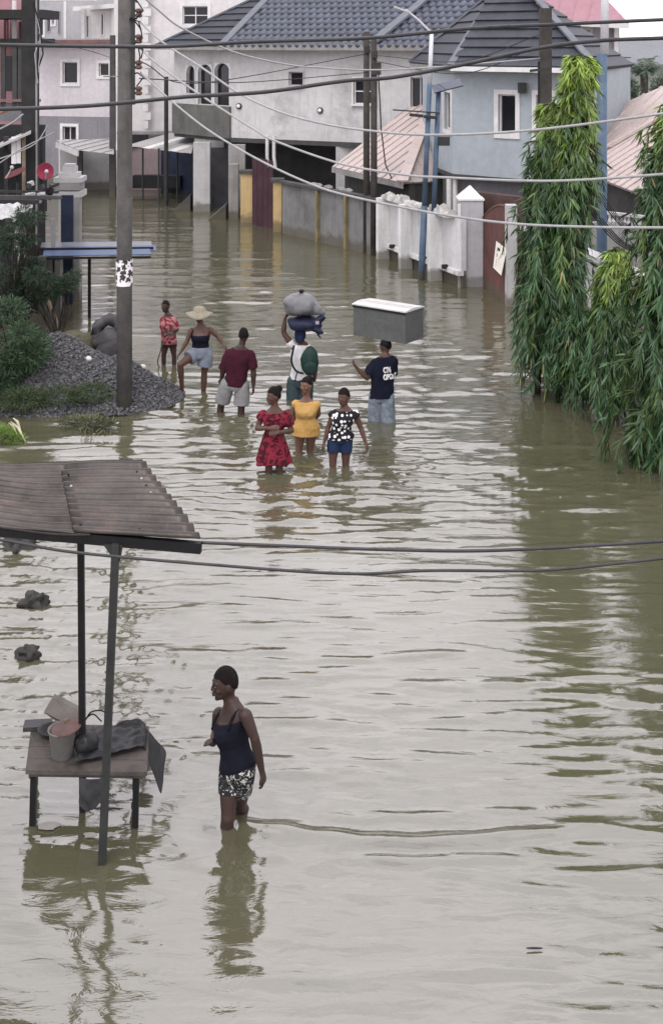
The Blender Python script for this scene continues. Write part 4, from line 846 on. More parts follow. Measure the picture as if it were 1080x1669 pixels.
# ---------------------------------------------------------------- foliage
LEAF = leafmat('mast_tree_leaf', .36); LEAF_B = leafmat('shrub_leaf', .6)
def leaf_mesh(name, base, axis, side, length, width, droop, col, mat):
    """numpy arrays: one pointed folded leaf per row"""
    n = len(base); nz_ = np.cross(axis, side); g = np.array([0,0,-1.0])
    st = [(0,0),(.33,.5),(.68,.42),(1.0,0)]; P = lambda t: base+axis*(length*t)[:,None] + g*(droop*length*t*t)[:,None]
    t1, t2 = np.full(n,.33), np.full(n,.68); w1, w2 = (width*.5)[:,None], (width*.42)[:,None]; fold = nz_*(width*.16)[:,None]
    vs = np.stack([P(np.zeros(n)), P(t1)-side*w1+fold, P(t1), P(t1)+side*w1+fold, P(t2)-side*w2+fold, P(t2), P(t2)+side*w2+fold, P(np.ones(n))],1).reshape(-1,3)
    fb = np.array([[0,2,1],[0,3,2],[1,2,5],[1,5,4],[2,3,6],[2,6,5],[4,5,7],[5,6,7]])
    fs = (np.arange(n)[:,None,None]*8+fb[None]).reshape(-1,3)
    me = bpy.data.meshes.new(name); me.vertices.add(len(vs)); me.vertices.foreach_set('co', vs.ravel()); me.loops.add(fs.size); me.loops.foreach_set('vertex_index', fs.ravel().astype(np.int32))
    me.polygons.add(len(fs)); me.polygons.foreach_set('loop_start', np.arange(0,fs.size,3,dtype=np.int32)); me.polygons.foreach_set('loop_total', np.full(len(fs),3,dtype=np.int32)); me.update(calc_edges=True)
    a = me.color_attributes.new('Col','FLOAT_COLOR','POINT'); c4 = np.concatenate([np.repeat(col,8,0), np.ones((n*8,1))],1); a.data.foreach_set('color', c4.ravel()); me.materials.append(mat); return me
def unit(a): return a/np.maximum(np.linalg.norm(a,axis=1,keepdims=True),1e-9)
def mast_tree(base, top, prof, nbr, label, seed, young, lsz=1.0, zlow=.25, rag=.22):
    """weeping mast tree: branchlets arch out a little and hang; prof(t) is the crown radius at height fraction t"""
    r = np.random.RandomState(seed); base = np.array(base); top = np.array(top); ht = top[2]-base[2]
    t = thing('mast_tree', label, 'tree', tuple(base), 'mast trees by the compound wall'); tk = MB()
    tk.tube([V(*(base+(top-base)*k))+V(0,0,-.5 if k==0 else 0) for k in (0,.3,.6,.97)],[.075,.06,.045,.012],8).build('trunk', pm('tree_bark',(.05,.043,.035),.95,.3,6,.6,30), t, True)
    tw = MB(); B_,A_,S_,L_,W_,C_ = [],[],[],[],[],[]
    for i in range(nbr):
        h = r.uniform(0,1)**.9; z_end = zlow+(ht-zlow)*h; ln = r.uniform(.45,1.15)*(1-.5*h); ang = r.uniform(0,2*math.pi); R = prof(h)*r.uniform(.30,1.0)*(1+rag*r.normal())*(1+.38*noise.noise(V(math.cos(ang)*1.2+seed*5,math.sin(ang)*1.2,h*7)))
        zt_ = min(z_end+ln*.55, ht*.995); z0_ = zt_-ln
        c = base+(top-base)*(zt_/ht); o = np.array([math.cos(ang), math.sin(ang), 0]); nl = int(r.uniform(24,38)); pts = []
        for k in range(7):
            s = k/6; rad = R*min(1,(s*3.2)**.6)*(1+.12*s); pts.append(np.array([c[0],c[1],base[2]])+o*rad+np.array([.03*r.normal(),.03*r.normal(),zt_-ln*s**1.5-.0]))
        tw.tube([V(*p) for p in pts],[.012-.0015*k for k in range(7)],4,cap=False)
        pts = np.array(pts); yg = np.clip((h-young[0])/young[1],0,1)*r.uniform(.55,1.0) if r.rand() < .8 else .25*r.rand()
        cb_ = np.array([.033,.082,.026])*(1-yg)+np.array([.30,.42,.06])*yg; cb_ = cb_*r.uniform(.7,1.3)
        for k in range(nl):
            s = r.uniform(.15,1.0)*6; j = min(int(s),5); p = pts[j]+(pts[j+1]-pts[j])*(s-j); d = pts[j+1]-pts[j]; d = d/np.linalg.norm(d)
            sd_ = np.cross(d,o); sd_ = sd_/max(np.linalg.norm(sd_),1e-6); sg = 1 if k%2 else -1; ax = d*r.uniform(.75,1.1)+sd_*sg*r.uniform(.12,.55)+o*r.uniform(.0,.4)+r.normal(0,.13,3)
            B_.append(p); A_.append(ax); S_.append(r.normal(0,.35,3)+np.cross(ax,o)); L_.append(lsz*r.uniform(.13,.23)); W_.append(lsz*r.uniform(.021,.033)); C_.append((cb_ if r.rand() > .012 else np.array([.20,.17,.05]))*r.uniform(.6,1.45))
    A_ = unit(np.array(A_)); S_ = np.array(S_); S_ = unit(S_-A_*np.sum(S_*A_,1,keepdims=True)); L_ = np.array(L_)
    me = leaf_mesh('crown', np.array(B_)-base, A_, S_, L_, np.array(W_), np.full(len(L_),.25), np.clip(np.array(C_),0,1), LEAF); link_mesh('crown', me, t)
    tw.build('branchlets', pm('green_twig',(.06,.075,.03),.8), t, fix=False)
    return t
pr1 = lambda h: .15+.50*(1-h)**.55*min(1,h*6+.55)
b_ = gp(872,640); mast_tree(b_, wp(899,165,b_.y), lambda h: .17+.35*(1-h**2.2), 370, 'left mast tree of the tall pair, slightly shorter with a dark crown', 1, (.80,.3), zlow=.38)
b_ = gp(903,648); mast_tree(b_, wp(943,86,b_.y+.1), lambda h: .18+.31*(1-h**2.4), 430, 'tallest mast tree with bright lime-green top', 2, (.55,.45), zlow=.5)
b_ = gp(983,690); mast_tree(b_, wp(1003,402,b_.y+.2), lambda h: .10+.34*(1-h)**.6, 230, 'short young mast tree with yellowish tip between two tall ones', 3, (.55,.4), zlow=.28)
b_ = gp(1088,762); mast_tree(b_, wp(1098,165,b_.y+.1), lambda h: .12+.58*(1-h)**.5, 540, 'drooping mast tree cut off by the right edge', 4, (.80,.3), zlow=-.03)
b_ = gp(935,662); mast_tree(b_, wp(942,500,b_.y+.1), lambda h: .10+.28*(1-h)**.6, 120, 'low dark mast sapling in front of the tall pair', 5, (.95,.3), zlow=.3)
def shrub(name, label, cat, blobs, nleaf, cols, lsz, mat, seed, aspect=.2, hang=.0, base=None, up=.4, group=None):
    r = np.random.RandomState(seed); base = np.array(base if base is not None else blobs[0][0]); t = thing(name, label, cat, tuple(base), group); tk = MB(); B_ = []; A_ = []; C_ = []
    tot = sum(b[1][0]*b[1][1]*b[1][2] for b in blobs)
    for c, rd in blobs:
        n = int(nleaf*rd[0]*rd[1]*rd[2]/tot)+10; d = unit(r.normal(0,1,(n,3))); q = d*(r.uniform(.25,1,(n,1))**.5); q *= (1+.25*np.array([noise.noise(V(*(k*2.5+np.array([seed,0,0])))) for k in d]))[:,None]
        B_.append(np.array(c)+q*np.array(rd)); A_.append(d*.8+np.array([0,0,up-hang])+r.normal(0,.45,(n,3)))
        cc = np.array(cols[0])[None]+(np.array(cols[1])-np.array(cols[0]))[None]*np.clip(r.rand(n,1)**1.6,0,1); C_.append(cc)
        for k in range(4): tk.tube([V(*base), V(*((base+np.array(c))/2+r.normal(0,.05,3))), V(*(np.array(c)+d[k]*np.array(rd)*.7))],[.02,.014,.006],5,cap=False)
    B_ = np.concatenate(B_); A_ = unit(np.concatenate(A_)); C_ = np.concatenate(C_); n = len(B_); S_ = r.normal(0,1,(n,3)); S_ = unit(S_-A_*np.sum(S_*A_,1,keepdims=True)); L_ = lsz*r.uniform(.6,1.3,n)
    link_mesh('foliage', leaf_mesh('foliage', B_-base, A_, S_, L_, L_*aspect, np.full(n,.25), C_, mat), t); tk.build('stem', pm('tree_bark',(.05,.043,.035),.95), t, fix=False); return t
DG = ((.012,.030,.014),(.045,.085,.035))
def bl(x,y,D,rx,rz,ry=.5): return (tuple(wp(x,y,D)), (rx,ry,rz))
rs_ = random.Random(6); ub = [bl(rs_.uniform(-20,85)-(.0 if k%2 else 15),rs_.uniform(345,400) if k%3==0 else rs_.uniform(400,490),24+rs_.uniform(-.4,.6),rs_.uniform(.12,.30),rs_.uniform(.08,.20),.3) for k in range(17)]
shrub('feathery_shrub','dark feathery shrub in front of the stall, highest on the bank','shrub',ub,11000,((.009,.024,.012),(.032,.062,.028)),.10,LEAF_B,21,.12,base=tuple(gp(20,560)))
shrub('feathery_shrub','low dark shrub before the shop pillar and navy board','shrub',[bl(108,462,24.8,.22,.15),bl(85,470,24.6,.26,.16),bl(66,480,24.5,.2,.15),bl(120,450,24.9,.12,.1)],3600,DG,.10,LEAF_B,22,.12,base=tuple(gp(95,560)))
ub = [bl(rs_.uniform(-40,58)-.25*max(0,y_-600),y_,20.6+rs_.uniform(-.6,.5),rs_.uniform(.22,.42),rs_.uniform(.14,.26),.35) for y_ in [505,520,540,560,575,590,600,610,620,630,640,645,650,560,590,620]]
shrub('feathery_shrub','big green feathery shrub left of the gravel heap','shrub',ub,15000,((.014,.038,.018),(.062,.115,.042)),.11,LEAF_B,23,.11,base=tuple(gp(10,655)))
shrub('weeds','patch of green weeds at the foot of the gravel','weeds',[bl(90,645,20.0,.55,.12,.3),bl(150,640,20.1,.35,.12,.3),bl(40,650,19.8,.4,.15,.3)],5200,((.03,.05,.02),(.085,.12,.045)),.09,LEAF_B,24,.12,base=tuple(gp(90,662)))
shrub('water_weeds','thin weeds sticking out of the water left of the pole','weeds',[bl(150,690,19.1,.28,.07,.25),bl(178,695,19.0,.16,.06,.2),bl(120,688,19.2,.2,.05,.2)],420,((.05,.06,.03),(.12,.13,.06)),.13,LEAF_B,25,.14,base=tuple(gp(150,700)))
shrub('grass_tuft','bright green grass tuft at the left edge above the kiosk','grass tuft',[bl(-5,712,18.6,.34,.12,.3),bl(20,718,18.5,.2,.06,.2)],2600,((.09,.16,.03),(.22,.32,.07)),.10,LEAF_B,26,.10,base=tuple(gp(2,725)),up=.9)
dl = thing('dead_fronds','dry pale fronds lying beside the grass tuft','fronds',tuple(gp(30,720)))
for (a,b) in (((18,700),(42,722)),((22,694),(36,708)),((15,702),(30,716))):
    MB().tube([gp(*a)+V(0,0,.12),(gp(*a)+gp(*b))/2+V(0,0,.13),gp(*b)+V(0,0,.02)],[.006,.022,.004],6).build('frond', pm('straw',(.45,.42,.30),.8), dl)
for k,(x,y,lab) in enumerate(((48,660,'pale floating litter by the big shrub'),(80,668,'pale floating litter under the weeds'))):
    t = thing('floating_litter',lab,'litter',tuple(gp(x,y)))
    for j in range(7): p = gp(x+random.uniform(-14,14),y+random.uniform(-4,4)); MB().box(p+V(0,0,.02),(random.uniform(.06,.16),.06,.05),rz=random.uniform(0,3),ry=random.uniform(-.5,.5)).build('scrap', random.choice([WHITE,DARK,PLANK]), t)
# far palm and trees under the sky
pl = thing('palm_tree','grey-green palm tree far away at the right edge','tree',tuple(px(1049,62))+(0,)); P0 = wp(1049,118,62)
MB().tube([V(P0.x,62,-.5),P0],[.25,.2],8).build('trunk', WOODP, pl)
rg_ = np.random.RandomState(8); B_,A_,L_,C_ = [],[],[],[]
for k in range(20):
    a = k*2*math.pi/20*2.3; el = rg_.uniform(.35,1.35); ln = rg_.uniform(1.6,2.3)
    for i in range(44):
        s = i/44; o = V(math.cos(a)*math.cos(el),math.sin(a)*math.cos(el),math.sin(el)); p = P0+o*(ln*s)+V(0,0,-1.0*s*s*ln*.6); sd_ = o.cross(V(0,0,1)).normalized()*(1 if i%2 else -1)
        B_.append(p); A_.append(sd_*.8+o*.6+V(0,0,-.5)); L_.append(.5*(1-.6*s)); C_.append((.085,.125,.085))
A_ = unit(np.array(A_)); S_ = unit(np.cross(A_,rg_.normal(0,1,A_.shape))); link_mesh('crown', leaf_mesh('crown', np.array(B_)-np.array(pl.location), A_, S_, np.array(L_), np.array(L_)*.1, np.full(len(L_),.2), np.array(C_), LEAF_B), pl)
for k,(x,y,lab) in enumerate(((1022,130,'hazy bush left of the far palm'),(1078,128,'hazy bush right of the far palm'))):
    shrub('bush',lab,'bush',[bl(x,y+14,60,.5,.5,.5)],1200,((.09,.12,.09),(.2,.24,.18)),.22,LEAF_B,40+k,.3,base=(wp(x,y,60).x,60,0))
# ---------------------------------------------------------------- clods standing out of the water
for k,(x,y,w,lab) in enumerate(((28,897,.30,'dark mud clod in the water behind the kiosk post, farthest of three'),(51,992,.21,'dark mud clod in the water, middle one of three'),(43,1077,.16,'small dark mud clod nearest to the table'))):
    p = gp(x,y); solo(blob(p+V(0,.08,.03),(w*.6,w*.5,w*.42),k*3.3+1,.9,3.2/w,26,20),'mud_clod',pm('wet_dark_mud',(.035,.035,.032),.6,.3,9,.6,25),lab,'clod',smooth=True)
# ---------------------------------------------------------------- kiosk roof on two posts
kr = thing('kiosk', 'corrugated iron kiosk roof on two leaning steel posts', 'kiosk', tuple(gp(163,1405)))
K = dict(fl=V(-3.1,9.20,2.43), fr=V(-.94,8.83,2.40), br=V(-1.57,10.22,2.50), bl=V(-3.2,10.42,2.46))
def corr_sheet(u0, u1, name, dz, seed):
    m = MB(); nu, nv = 10, 110; rows = []
    for i in range(nu+1):
        u = u0+(u1-u0)*i/nu; row = []
        for j in range(nv+1):
            v = j/nv; p = K['fl'].lerp(K['fr'],u).lerp(K['bl'].lerp(K['br'],u),v)
            wv = .027*math.sin(v*11*2*math.pi); sag = -.02*math.sin(math.pi*u*1.4)+.03*noise.noise(V(u*3+seed,v*2,0))
            row.append(p+V(0,0,wv+sag+dz))
        rows.append(row)
    m.loft(rows, cap=False, closed=False); o = m.build(name, CORR, kr, True, fix=False); md = o.modifiers.new('solid','SOLIDIFY'); md.thickness = .004; return o
s1_ = corr_sheet(0,.62,'roof_sheet',0,0); s2_ = corr_sheet(.56,1.0,'roof_sheet',.012,4)
for u,n in ((.59,5),(.93,9),(.80,2)):
    for k in range(n):
        v = .06+.86*k/n; p = K['fl'].lerp(K['fr'],u).lerp(K['bl'].lerp(K['br'],u),v); MB().ball(p+V(0,0,.028),(.011,.011,.010),8,5).build('nail_washer', CONC_L if k%2 else DARK, kr)
MB().bar(K['fl']+V(0,.03,-.045),K['fr']+V(.0,.03,-.045),.05,.075).build('front_beam', BLACK, kr); MB().bar(K['bl']+V(0,-.3,-.06),K['br']+V(0,-.3,-.06),.05,.06).build('rear_beam', WOODP, kr)
fb_, ft_ = gp(163,1405), wp(189,893,8.93); rb_, rt_ = gp(136,1322), wp(132,884,9.55)
MB().bar(fb_+V(0,0,-.4),ft_+V(0,0,.03),.054,.054,(0,1,0)).build('post', STEEL, kr); MB().bar(rb_+V(0,0,-.4),rt_+V(0,0,.12),.048,.048,(0,1,0)).build('post', BLACK, kr)
MB().prism([ft_+V(-.09,0,.02),ft_+V(.05,0,.02),ft_+V(.03,0,-.10),ft_+V(-.02,0,-.08)],V(0,.03,0)).build('gusset', STEEL, kr)
# ---------------------------------------------------------------- table and what lies on it
TW = pm('stained_table_wood',(.085,.074,.066),.75,.35,5,.5,25,streak=.3,stains=(5,.7,(.055,.045,.04)))
tb = thing('wooden_table', 'low stained wooden table standing in the water under the kiosk', 'table', tuple(gp(140,1340)))
zt = .455; t0, t1, t2, t3 = gp(42,1256,zt), gp(240,1259,zt), gp(243,1183,zt), gp(52,1179,zt)
nb = 4
for i in range(nb):
    a, b = i/nb+.004, (i+1)/nb-.004; P = lambda u,v: t0.lerp(t1,u).lerp(t3.lerp(t2,u),v)
    MB().prism([P(0,a),P(1,a),P(1,b),P(0,b)], V(0,0,-.03-.003*(i%2))).build('plank', TW, tb)
MB().bar(t0+V(.02,.05,-.05),t1+V(-.02,.05,-.05),.03,.035).build('apron', TW, tb); MB().bar(t0.lerp(t3,.03)+V(.03,.03,-.06),t3+V(.03,0,-.06),.03,.06).build('apron', TW, tb)
for c,dx,dy in ((t0,.05,.06),(t1,-.09,.06),(t3,.05,-.06),(t2,-.09,-.06)): MB().bar(V(c.x+dx,c.y+dy,zt-.03),V(c.x+dx-.02,c.y+dy,-.4),.045,.045,(0,1,0)).build('leg', BLACK if dy>0 else WOODP, tb)
# bucket
bc = gp(98,1243,zt); bc.y += .09; bu = thing('bucket', 'grey bucket with reddish lid leaning in it on the table', 'bucket', tuple(bc)); GREYP = pm('dusty_grey_plastic',(.15,.145,.135),.7,.15,6,.1)
MB().lathe(bc,[(.080,0),(.083,.005),(.107,.20),(.113,.205),(.113,.215),(.104,.215),(.078,.015)],28).build('pail', GREYP, bu, True)
MB().lathe(bc+V(.03,.0,.212),[(.118,0),(.122,.006),(.115,.016),(.05,.022),(.0,.024)],24,rot=Matrix.Rotation(-.18,3,'Y')).build('lid', pm('dull_red_lid',(.10,.058,.052),.6,.2,8,.1), bu)
# leaning cardboard panel, box, bowl, helmet-like ball, cloth, wire
cbp = thing('cardboard_panel','brown cardboard panel leaning above the bucket','panel',tuple(wp(104,1178,9.75)))
CARD = pm('grey_brown_card',(.125,.112,.100),.85,.15,8,.1)
q_ = [wp(72,1160,9.85),wp(86,1136,9.9),wp(138,1162,9.7),wp(128,1188,9.65)]
MB().prism([q_[0],q_[1],q_[2],q_[3]],V(.01,.03,.01)).build('board', CARD, cbp); MB().prism([q_[0]+V(0,-.006,0),q_[3]+V(0,-.006,0),q_[3]+V(-.02,.0,-.06),q_[0]+V(.04,.02,-.05)],V(.01,.02,0)).build('flap', CARD, cbp)
solo(MB().bar(wp(110,1200,9.6),wp(108,1172,9.62),.03,.03).bar(wp(112,1184,9.6),wp(132,1180,9.6),.06,.02),'wooden_bracket',PLANK,'pale wooden bracket propping the cardboard panel','bracket')
solo(MB().lathe(gp(88,1198,zt),[(.05,0),(.10,.04),(.105,.045),(.11,.05),(.09,.05),(.06,.02)],20,sx=1.2),'bowl',BLACK,'black bowl behind the bucket on the table','bowl',smooth=True)
solo(MB().box(gp(62,1186,zt)+V(0,0,.02),(.22,.12,.035),rz=.1),'flat_box',pm('black_case',(.04,.04,.042),.5,.2),'flat dark case at the rear left table corner','case')
hb = gp(137,1240,zt)+V(0,.1,.085); he = thing('helmet','round black helmet with vents beside the bucket','helmet',tuple(hb))
MB().ball(hb,(.098,.095,.088),22,14,fn=lambda v: V(v.x,v.y,max(v.z,-.07))).build('shell', pm('scuffed_black_shell',(.022,.022,.024),.4,.3,12,.1), he, True)
for a_ in (-.9,-.2,.5,1.1):
    d_ = V(math.sin(a_)*.8,-.75,.45).normalized(); MB().ball(hb+V(d_.x*.092,d_.y*.09,d_.z*.083),(.02,.012,.03),8,6).build('vent', DARK, he)
def cloth(pixgrid, name, mat, label, cat, th=.008):
    m = MB(); m.loft(pixgrid, cap=False, closed=False); o = solo(m,name,mat,label,cat,smooth=True); o.modifiers.new('solid','SOLIDIFY').thickness = th
    s = o.modifiers.new('sub','SUBSURF'); s.levels = s.render_levels = 1; return o
TB = pm('black_tarp',(.018,.0185,.020),.4,.25,6,.25,18)
def tarp_pt(i,j):
    u, v = i/15, j/11; a = gp(120,1252,zt).lerp(gp(236,1225,zt),u); b = gp(150,1192,zt).lerp(gp(240,1188,zt),u); p = a.lerp(b,v)
    n_ = noise.noise(V(u*4.0,v*4.5,2)); return p+V(.02*noise.noise(V(u*6,v*5,7)),0,.03+.10*abs(n_)+.035*noise.noise(V(u*9,v*9,4)))
cloth([[tarp_pt(i,j) for i in range(16)] for j in range(12)],'tarpaulin',TB,'crumpled black tarpaulin spread over the right half of the table','tarpaulin')
def tail_pt(i,j):
    u, v = i/7, j/6; p = gp(238,1190,zt).lerp(gp(236,1225,zt),u); e = V(.17*v-.03*v*u,-.05*v*u,-.32*v*(.55+.45*u)); return p+e+V(.02*noise.noise(V(u*4,v*3,1)),.03*noise.noise(V(u*3,v*4,5)),.03*(1-v))
cloth([[tail_pt(i,j) for i in range(8)] for j in range(7)],'hanging_cloth',TB,'dark cloth hanging over the right end of the table','cloth')
def rag_pt(i,j):
    u, v = i/8, j/6; p = gp(128+u*48,1258,zt); return p+V(.03*noise.noise(V(u*3,v*3,9)),.02+.05*noise.noise(V(u*4,v*3,3)),-.06-.24*v*(.6+.5*math.sin(3*u+.6)))
cloth([[rag_pt(i,j) for i in range(9)] for j in range(7)],'hanging_rag',pm('grey_rag',(.04,.04,.042),.85,.2,6,.3),'grey rag hanging below the front edge of the table','rag')
solo(MB().tube(spline([wp(138,1176,9.8),wp(150,1160,9.8),wp(170,1160,9.8),wp(172,1178,9.8)],20),.006,6).tube(spline([wp(139,1172,9.8),wp(152,1164,9.8),wp(166,1176,9.8)],12),.006,6),'wire_loop',BLACK,'black wire loop sticking up behind the table','wire')
cloth([[gp(222+8*i,1262+4*j,.0)+V(.04*math.sin(j),0,.02+(.26-.05*j)*(1 if j<5 else .9)) for i in range(4)] for j in range(5)],'torn_bag',pm('grey_bag',(.12,.12,.12),.7,.2),'torn grey bag hanging at the right table leg','bag')
# pale scraps floating under the table
for k,(x,y,w,lab) in enumerate(((82,1349,.085,'pale foam scrap floating by the left table leg'),(147,1364,.05,'pale scrap floating left of the kiosk post'),(61,1367,.03,'tiny pale scrap left of the foam scrap'),(180,1362,.03,'tiny pale scrap right of the kiosk post'),(870,1549,.05,'small dark leaf floating at the lower right'))):
    p = gp(x,y); m = MB(); n = 11; pts = [p+V(w*(1+.7*noise.noise(V(1.7*math.cos(t)+k*3.3,1.7*math.sin(t),.4)))*math.cos(t), .55*w*math.sin(t)*(1 if k<4 else .25), .012) for t in [i*2*math.pi/n for i in range(n)]]
    m.prism(pts, V(0,0,.006)); solo(m,'floating_scrap',WHITE if k != 4 else DARK,lab,'litter')
# ---------------------------------------------------------------- people
def skinmat(name, col):
    m, N, L, B = newmat(name); g = N.new('ShaderNodeNewGeometry'); n = N.new('ShaderNodeTexNoise'); n.inputs['Scale'].default_value = 9; n.inputs['Detail'].default_value = 4; L.new(g.outputs['Position'], n.inputs['Vector'])
    x = N.new('ShaderNodeMixRGB'); x.inputs[1].default_value = (*[c*.8 for c in col],1); x.inputs[2].default_value = (*[c*1.2 for c in col],1); L.new(n.outputs[0], x.inputs[0]); L.new(x.outputs[0], B.inputs['Base Color'])
    B.inputs['Roughness'].default_value = .52; B.inputs['Specular IOR Level'].default_value = .3; B.inputs['Subsurface Weight'].default_value = .08; B.inputs['Subsurface Radius'].default_value = (.02,.008,.004); B.inputs['Subsurface Scale'].default_value = .3
    n2 = N.new('ShaderNodeTexNoise'); n2.inputs['Scale'].default_value = 120; L.new(g.outputs['Position'], n2.inputs['Vector']); b = N.new('ShaderNodeBump'); b.inputs['Strength'].default_value = .06; b.inputs['Distance'].default_value = .005; L.new(n2.outputs[0], b.inputs['Height']); L.new(b.outputs[0], B.inputs['Normal'])
    return m
SK1 = skinmat('deep_brown_skin',(.036,.020,.016)); SK2 = skinmat('brown_skin',(.075,.039,.028)); SK3 = skinmat('warm_brown_skin',(.135,.070,.047))
HAIR = pm('black_hair',(.010,.0075,.007),.8,.3,30,.6,140,spec=.12)
EYEW = pm('eye_white',(.20,.18,.16),.6,.02,5,0); LIP = pm('lip',(.040,.020,.018),.45,.1,20,0)
def fabric(name, col, **k): return pm(name, col, .9, k.pop('var',.14), k.pop('scale',9), .7, 15, spec=.12, **k)
def remesh(mb, name, vox, smooth=4, wr=0.0, wseed=0.0, org=None):
    """close the overlapping volumes into one continuous surface"""
    me = mb.mesh('tmp'); bm = bmesh.new(); bm.from_mesh(me); bmesh.ops.remove_doubles(bm, verts=bm.verts, dist=1e-6); bmesh.ops.recalc_face_normals(bm, faces=bm.faces); bm.to_mesh(me); bm.free()
    o = bpy.data.objects.new('tmp', me); COL.objects.link(o); r = o.modifiers.new('r','REMESH'); r.mode = 'VOXEL'; r.voxel_size = vox; r.use_smooth_shade = True
    s = o.modifiers.new('s','SMOOTH'); s.iterations = smooth; s.factor = .5
    dg = bpy.context.evaluated_depsgraph_get(); dg.update(); out = bpy.data.meshes.new_from_object(o.evaluated_get(dg)); out.name = name
    bpy.data.objects.remove(o); bpy.data.meshes.remove(me)
    n = len(out.vertices); co = np.empty(n*3); out.vertices.foreach_get('co', co); co = co.reshape(-1,3)
    if wr:
        no = np.empty(n*3); out.vertices.foreach_get('normal', no); no = no.reshape(-1,3)
        w = np.array([noise.noise(V(p[0]*9+wseed,p[1]*9,p[2]*5.5+p[0]*6))+.5*noise.noise(V(p[0]*22,p[1]*22+wseed,p[2]*11)) for p in co]); co = co+no*(w*wr)[:,None]
    if org is not None: co = co-np.array(org)
    out.vertices.foreach_set('co', co.ravel()); out.update(); return out
class Human:
    def __init__(s, label, D, fwd, px_, skin, stature=1.68, female=True, vox=.009, group=None):
        s.D = D; s.J = {k: wp(v[0],v[1],D+(v[2] if len(v) > 2 else 0))-(V(0,0,.035*stature/1.68) if k in ('sl','sr') else V(0,0,0)) for k,v in px_.items()}; s.f = V(*fwd,0).normalized(); s.r = V(-s.f.y, s.f.x, 0); s.k = stature/1.68; s.fem = female; s.vox = vox; s.skin = skin
        if s.r.x < 0: s.r = -s.r          # towards image right
        J = s.J; s.hc = (J['hl']+J['hr'])/2; s.sc = (J['sl']+J['sr'])/2
        s.root = thing('person', label, 'person', (s.hc.x, s.hc.y, 0), group); s.body = MB(); s.head_fwd = s.f
    def ring(s, c, ax, fw, a, b, n=20, pw=2.3):
        out = []
        for i in range(n):
            t = 2*math.pi*i/n; ct, st = math.cos(t), math.sin(t); q = (abs(ct)**pw+abs(st)**pw)**(-1/pw); out.append(c+ax*(a*q*ct)+fw*(b*q*st))
        return out
    def torso_ring(s, t, a, b, off=0.0):
        c = s.hc.lerp(s.sc, t); ax = (s.J['hr']-s.J['hl']).normalized().lerp((s.J['sr']-s.J['sl']).normalized(), max(0,min(1,t)))
        up = (s.sc-s.hc).normalized(); fw = up.cross(ax).normalized()
        if fw.dot(s.f) < 0: fw = -fw
        return s.ring(c+fw*off*s.k, ax.normalized(), fw, a*s.k, b*s.k)
    def torso_prof(s):
        if s.fem: return [(-.16,.10,.09,0),(-.05,.165,.115,-.01),(.10,.172,.120,-.01),(.30,.135,.100,0),(.45,.125,.098,.005),(.62,.142,.122,.02),(.75,.152,.120,.02),(.92,.165,.088,.0),(1.02,.148,.074,-.005),(1.09,.112,.066,-.005),(1.16,.076,.058,-.005),(1.23,.056,.054,-.005)]
        return [(-.16,.10,.09,0),(-.05,.155,.105,-.005),(.10,.155,.108,0),(.30,.145,.10,0),(.45,.148,.103,.0),(.65,.168,.118,.01),(.80,.178,.115,.01),(.93,.185,.094,0),(1.02,.168,.080,-.005),(1.09,.125,.072,-.005),(1.16,.085,.064,-.005),(1.23,.060,.058,-.005)]
    def torso(s, mb=None, inf=0.0, t0=-1, t1=9, ease=None):
        rings = []; pr = [q for q in s.torso_prof() if t0 <= q[0] <= t1]
        for t,a,b,o in pr:
            e = inf+(ease(t) if ease else 0); rings.append(s.torso_ring(t,a+e,b+e,o))
        (mb or s.body).loft(rings)
    def limb(s, pts, rad, mb=None, n=12):
        q = [pts[0]]; r = [rad[0]]
        (mb or s.body).tube(pts, [k*s.k for k in rad], n)
    def seg(s, a, b, prof, mb=None, n=12, t0=0, t1=1, inf=0):
        ts = [t for t,_ in prof if t0 < t < t1]; ts = [t0]+ts+[t1]
        def rr(t):
            for (ta,ra),(tb,rb) in zip(prof, prof[1:]):
                if ta <= t <= tb: return ra+(rb-ra)*(t-ta)/(tb-ta)
            return prof[-1][1]
        (mb or s.body).tube([a.lerp(b,t) for t in ts], [(rr(t)+inf)*s.k for t in ts], n)
    UA = [(0,.050),(.15,.052),(.5,.047),(.85,.040),(1,.038)]; FA = [(0,.038),(.25,.041),(.6,.034),(1,.024)]
    TH = [(0,.088),(.2,.088),(.6,.072),(.9,.056),(1,.054)]; SH = [(0,.054),(.3,.056),(.55,.046),(.9,.034),(1,.036)]
    def build_body(s, hands=(('l',None),('r',None)), curl=.5):
        J = s.J; B = s.body; s.torso()
        for q in 'lr':
            ua = s.UA if s.fem else [(t,r*1.12) for t,r in s.UA]; fa = s.FA if s.fem else [(t,r*1.12) for t,r in s.FA]
            if 'e'+q in J:
                B.ball(J['s'+q]-V(0,0,.012), .048*s.k, 12, 8); s.seg(J['s'+q], J['e'+q], ua); B.ball(J['e'+q], .040*s.k, 10, 8)
                if 'w'+q in J: s.seg(J['e'+q], J['w'+q], fa)
            B.ball(J['h'+q]+V(0,0,.0), .088*s.k, 12, 8); s.seg(J['h'+q], J['k'+q], s.TH); B.ball(J['k'+q], .056*s.k, 10, 8); s.seg(J['k'+q], J['a'+q], s.SH)
            a = J['a'+q]; B.ball(a+s.f*.07*s.k+V(0,0,-.04), V(.045,.045,.035)*s.k, 10, 6); B.tube([a+V(0,0,-.03)-s.f*.04*s.k, a+s.f*.15*s.k+V(0,0,-.055)],[.035*s.k,.025*s.k],8)
        for q, nrm in hands:
            if 'w'+q in J: s.hand(q, nrm, curl)
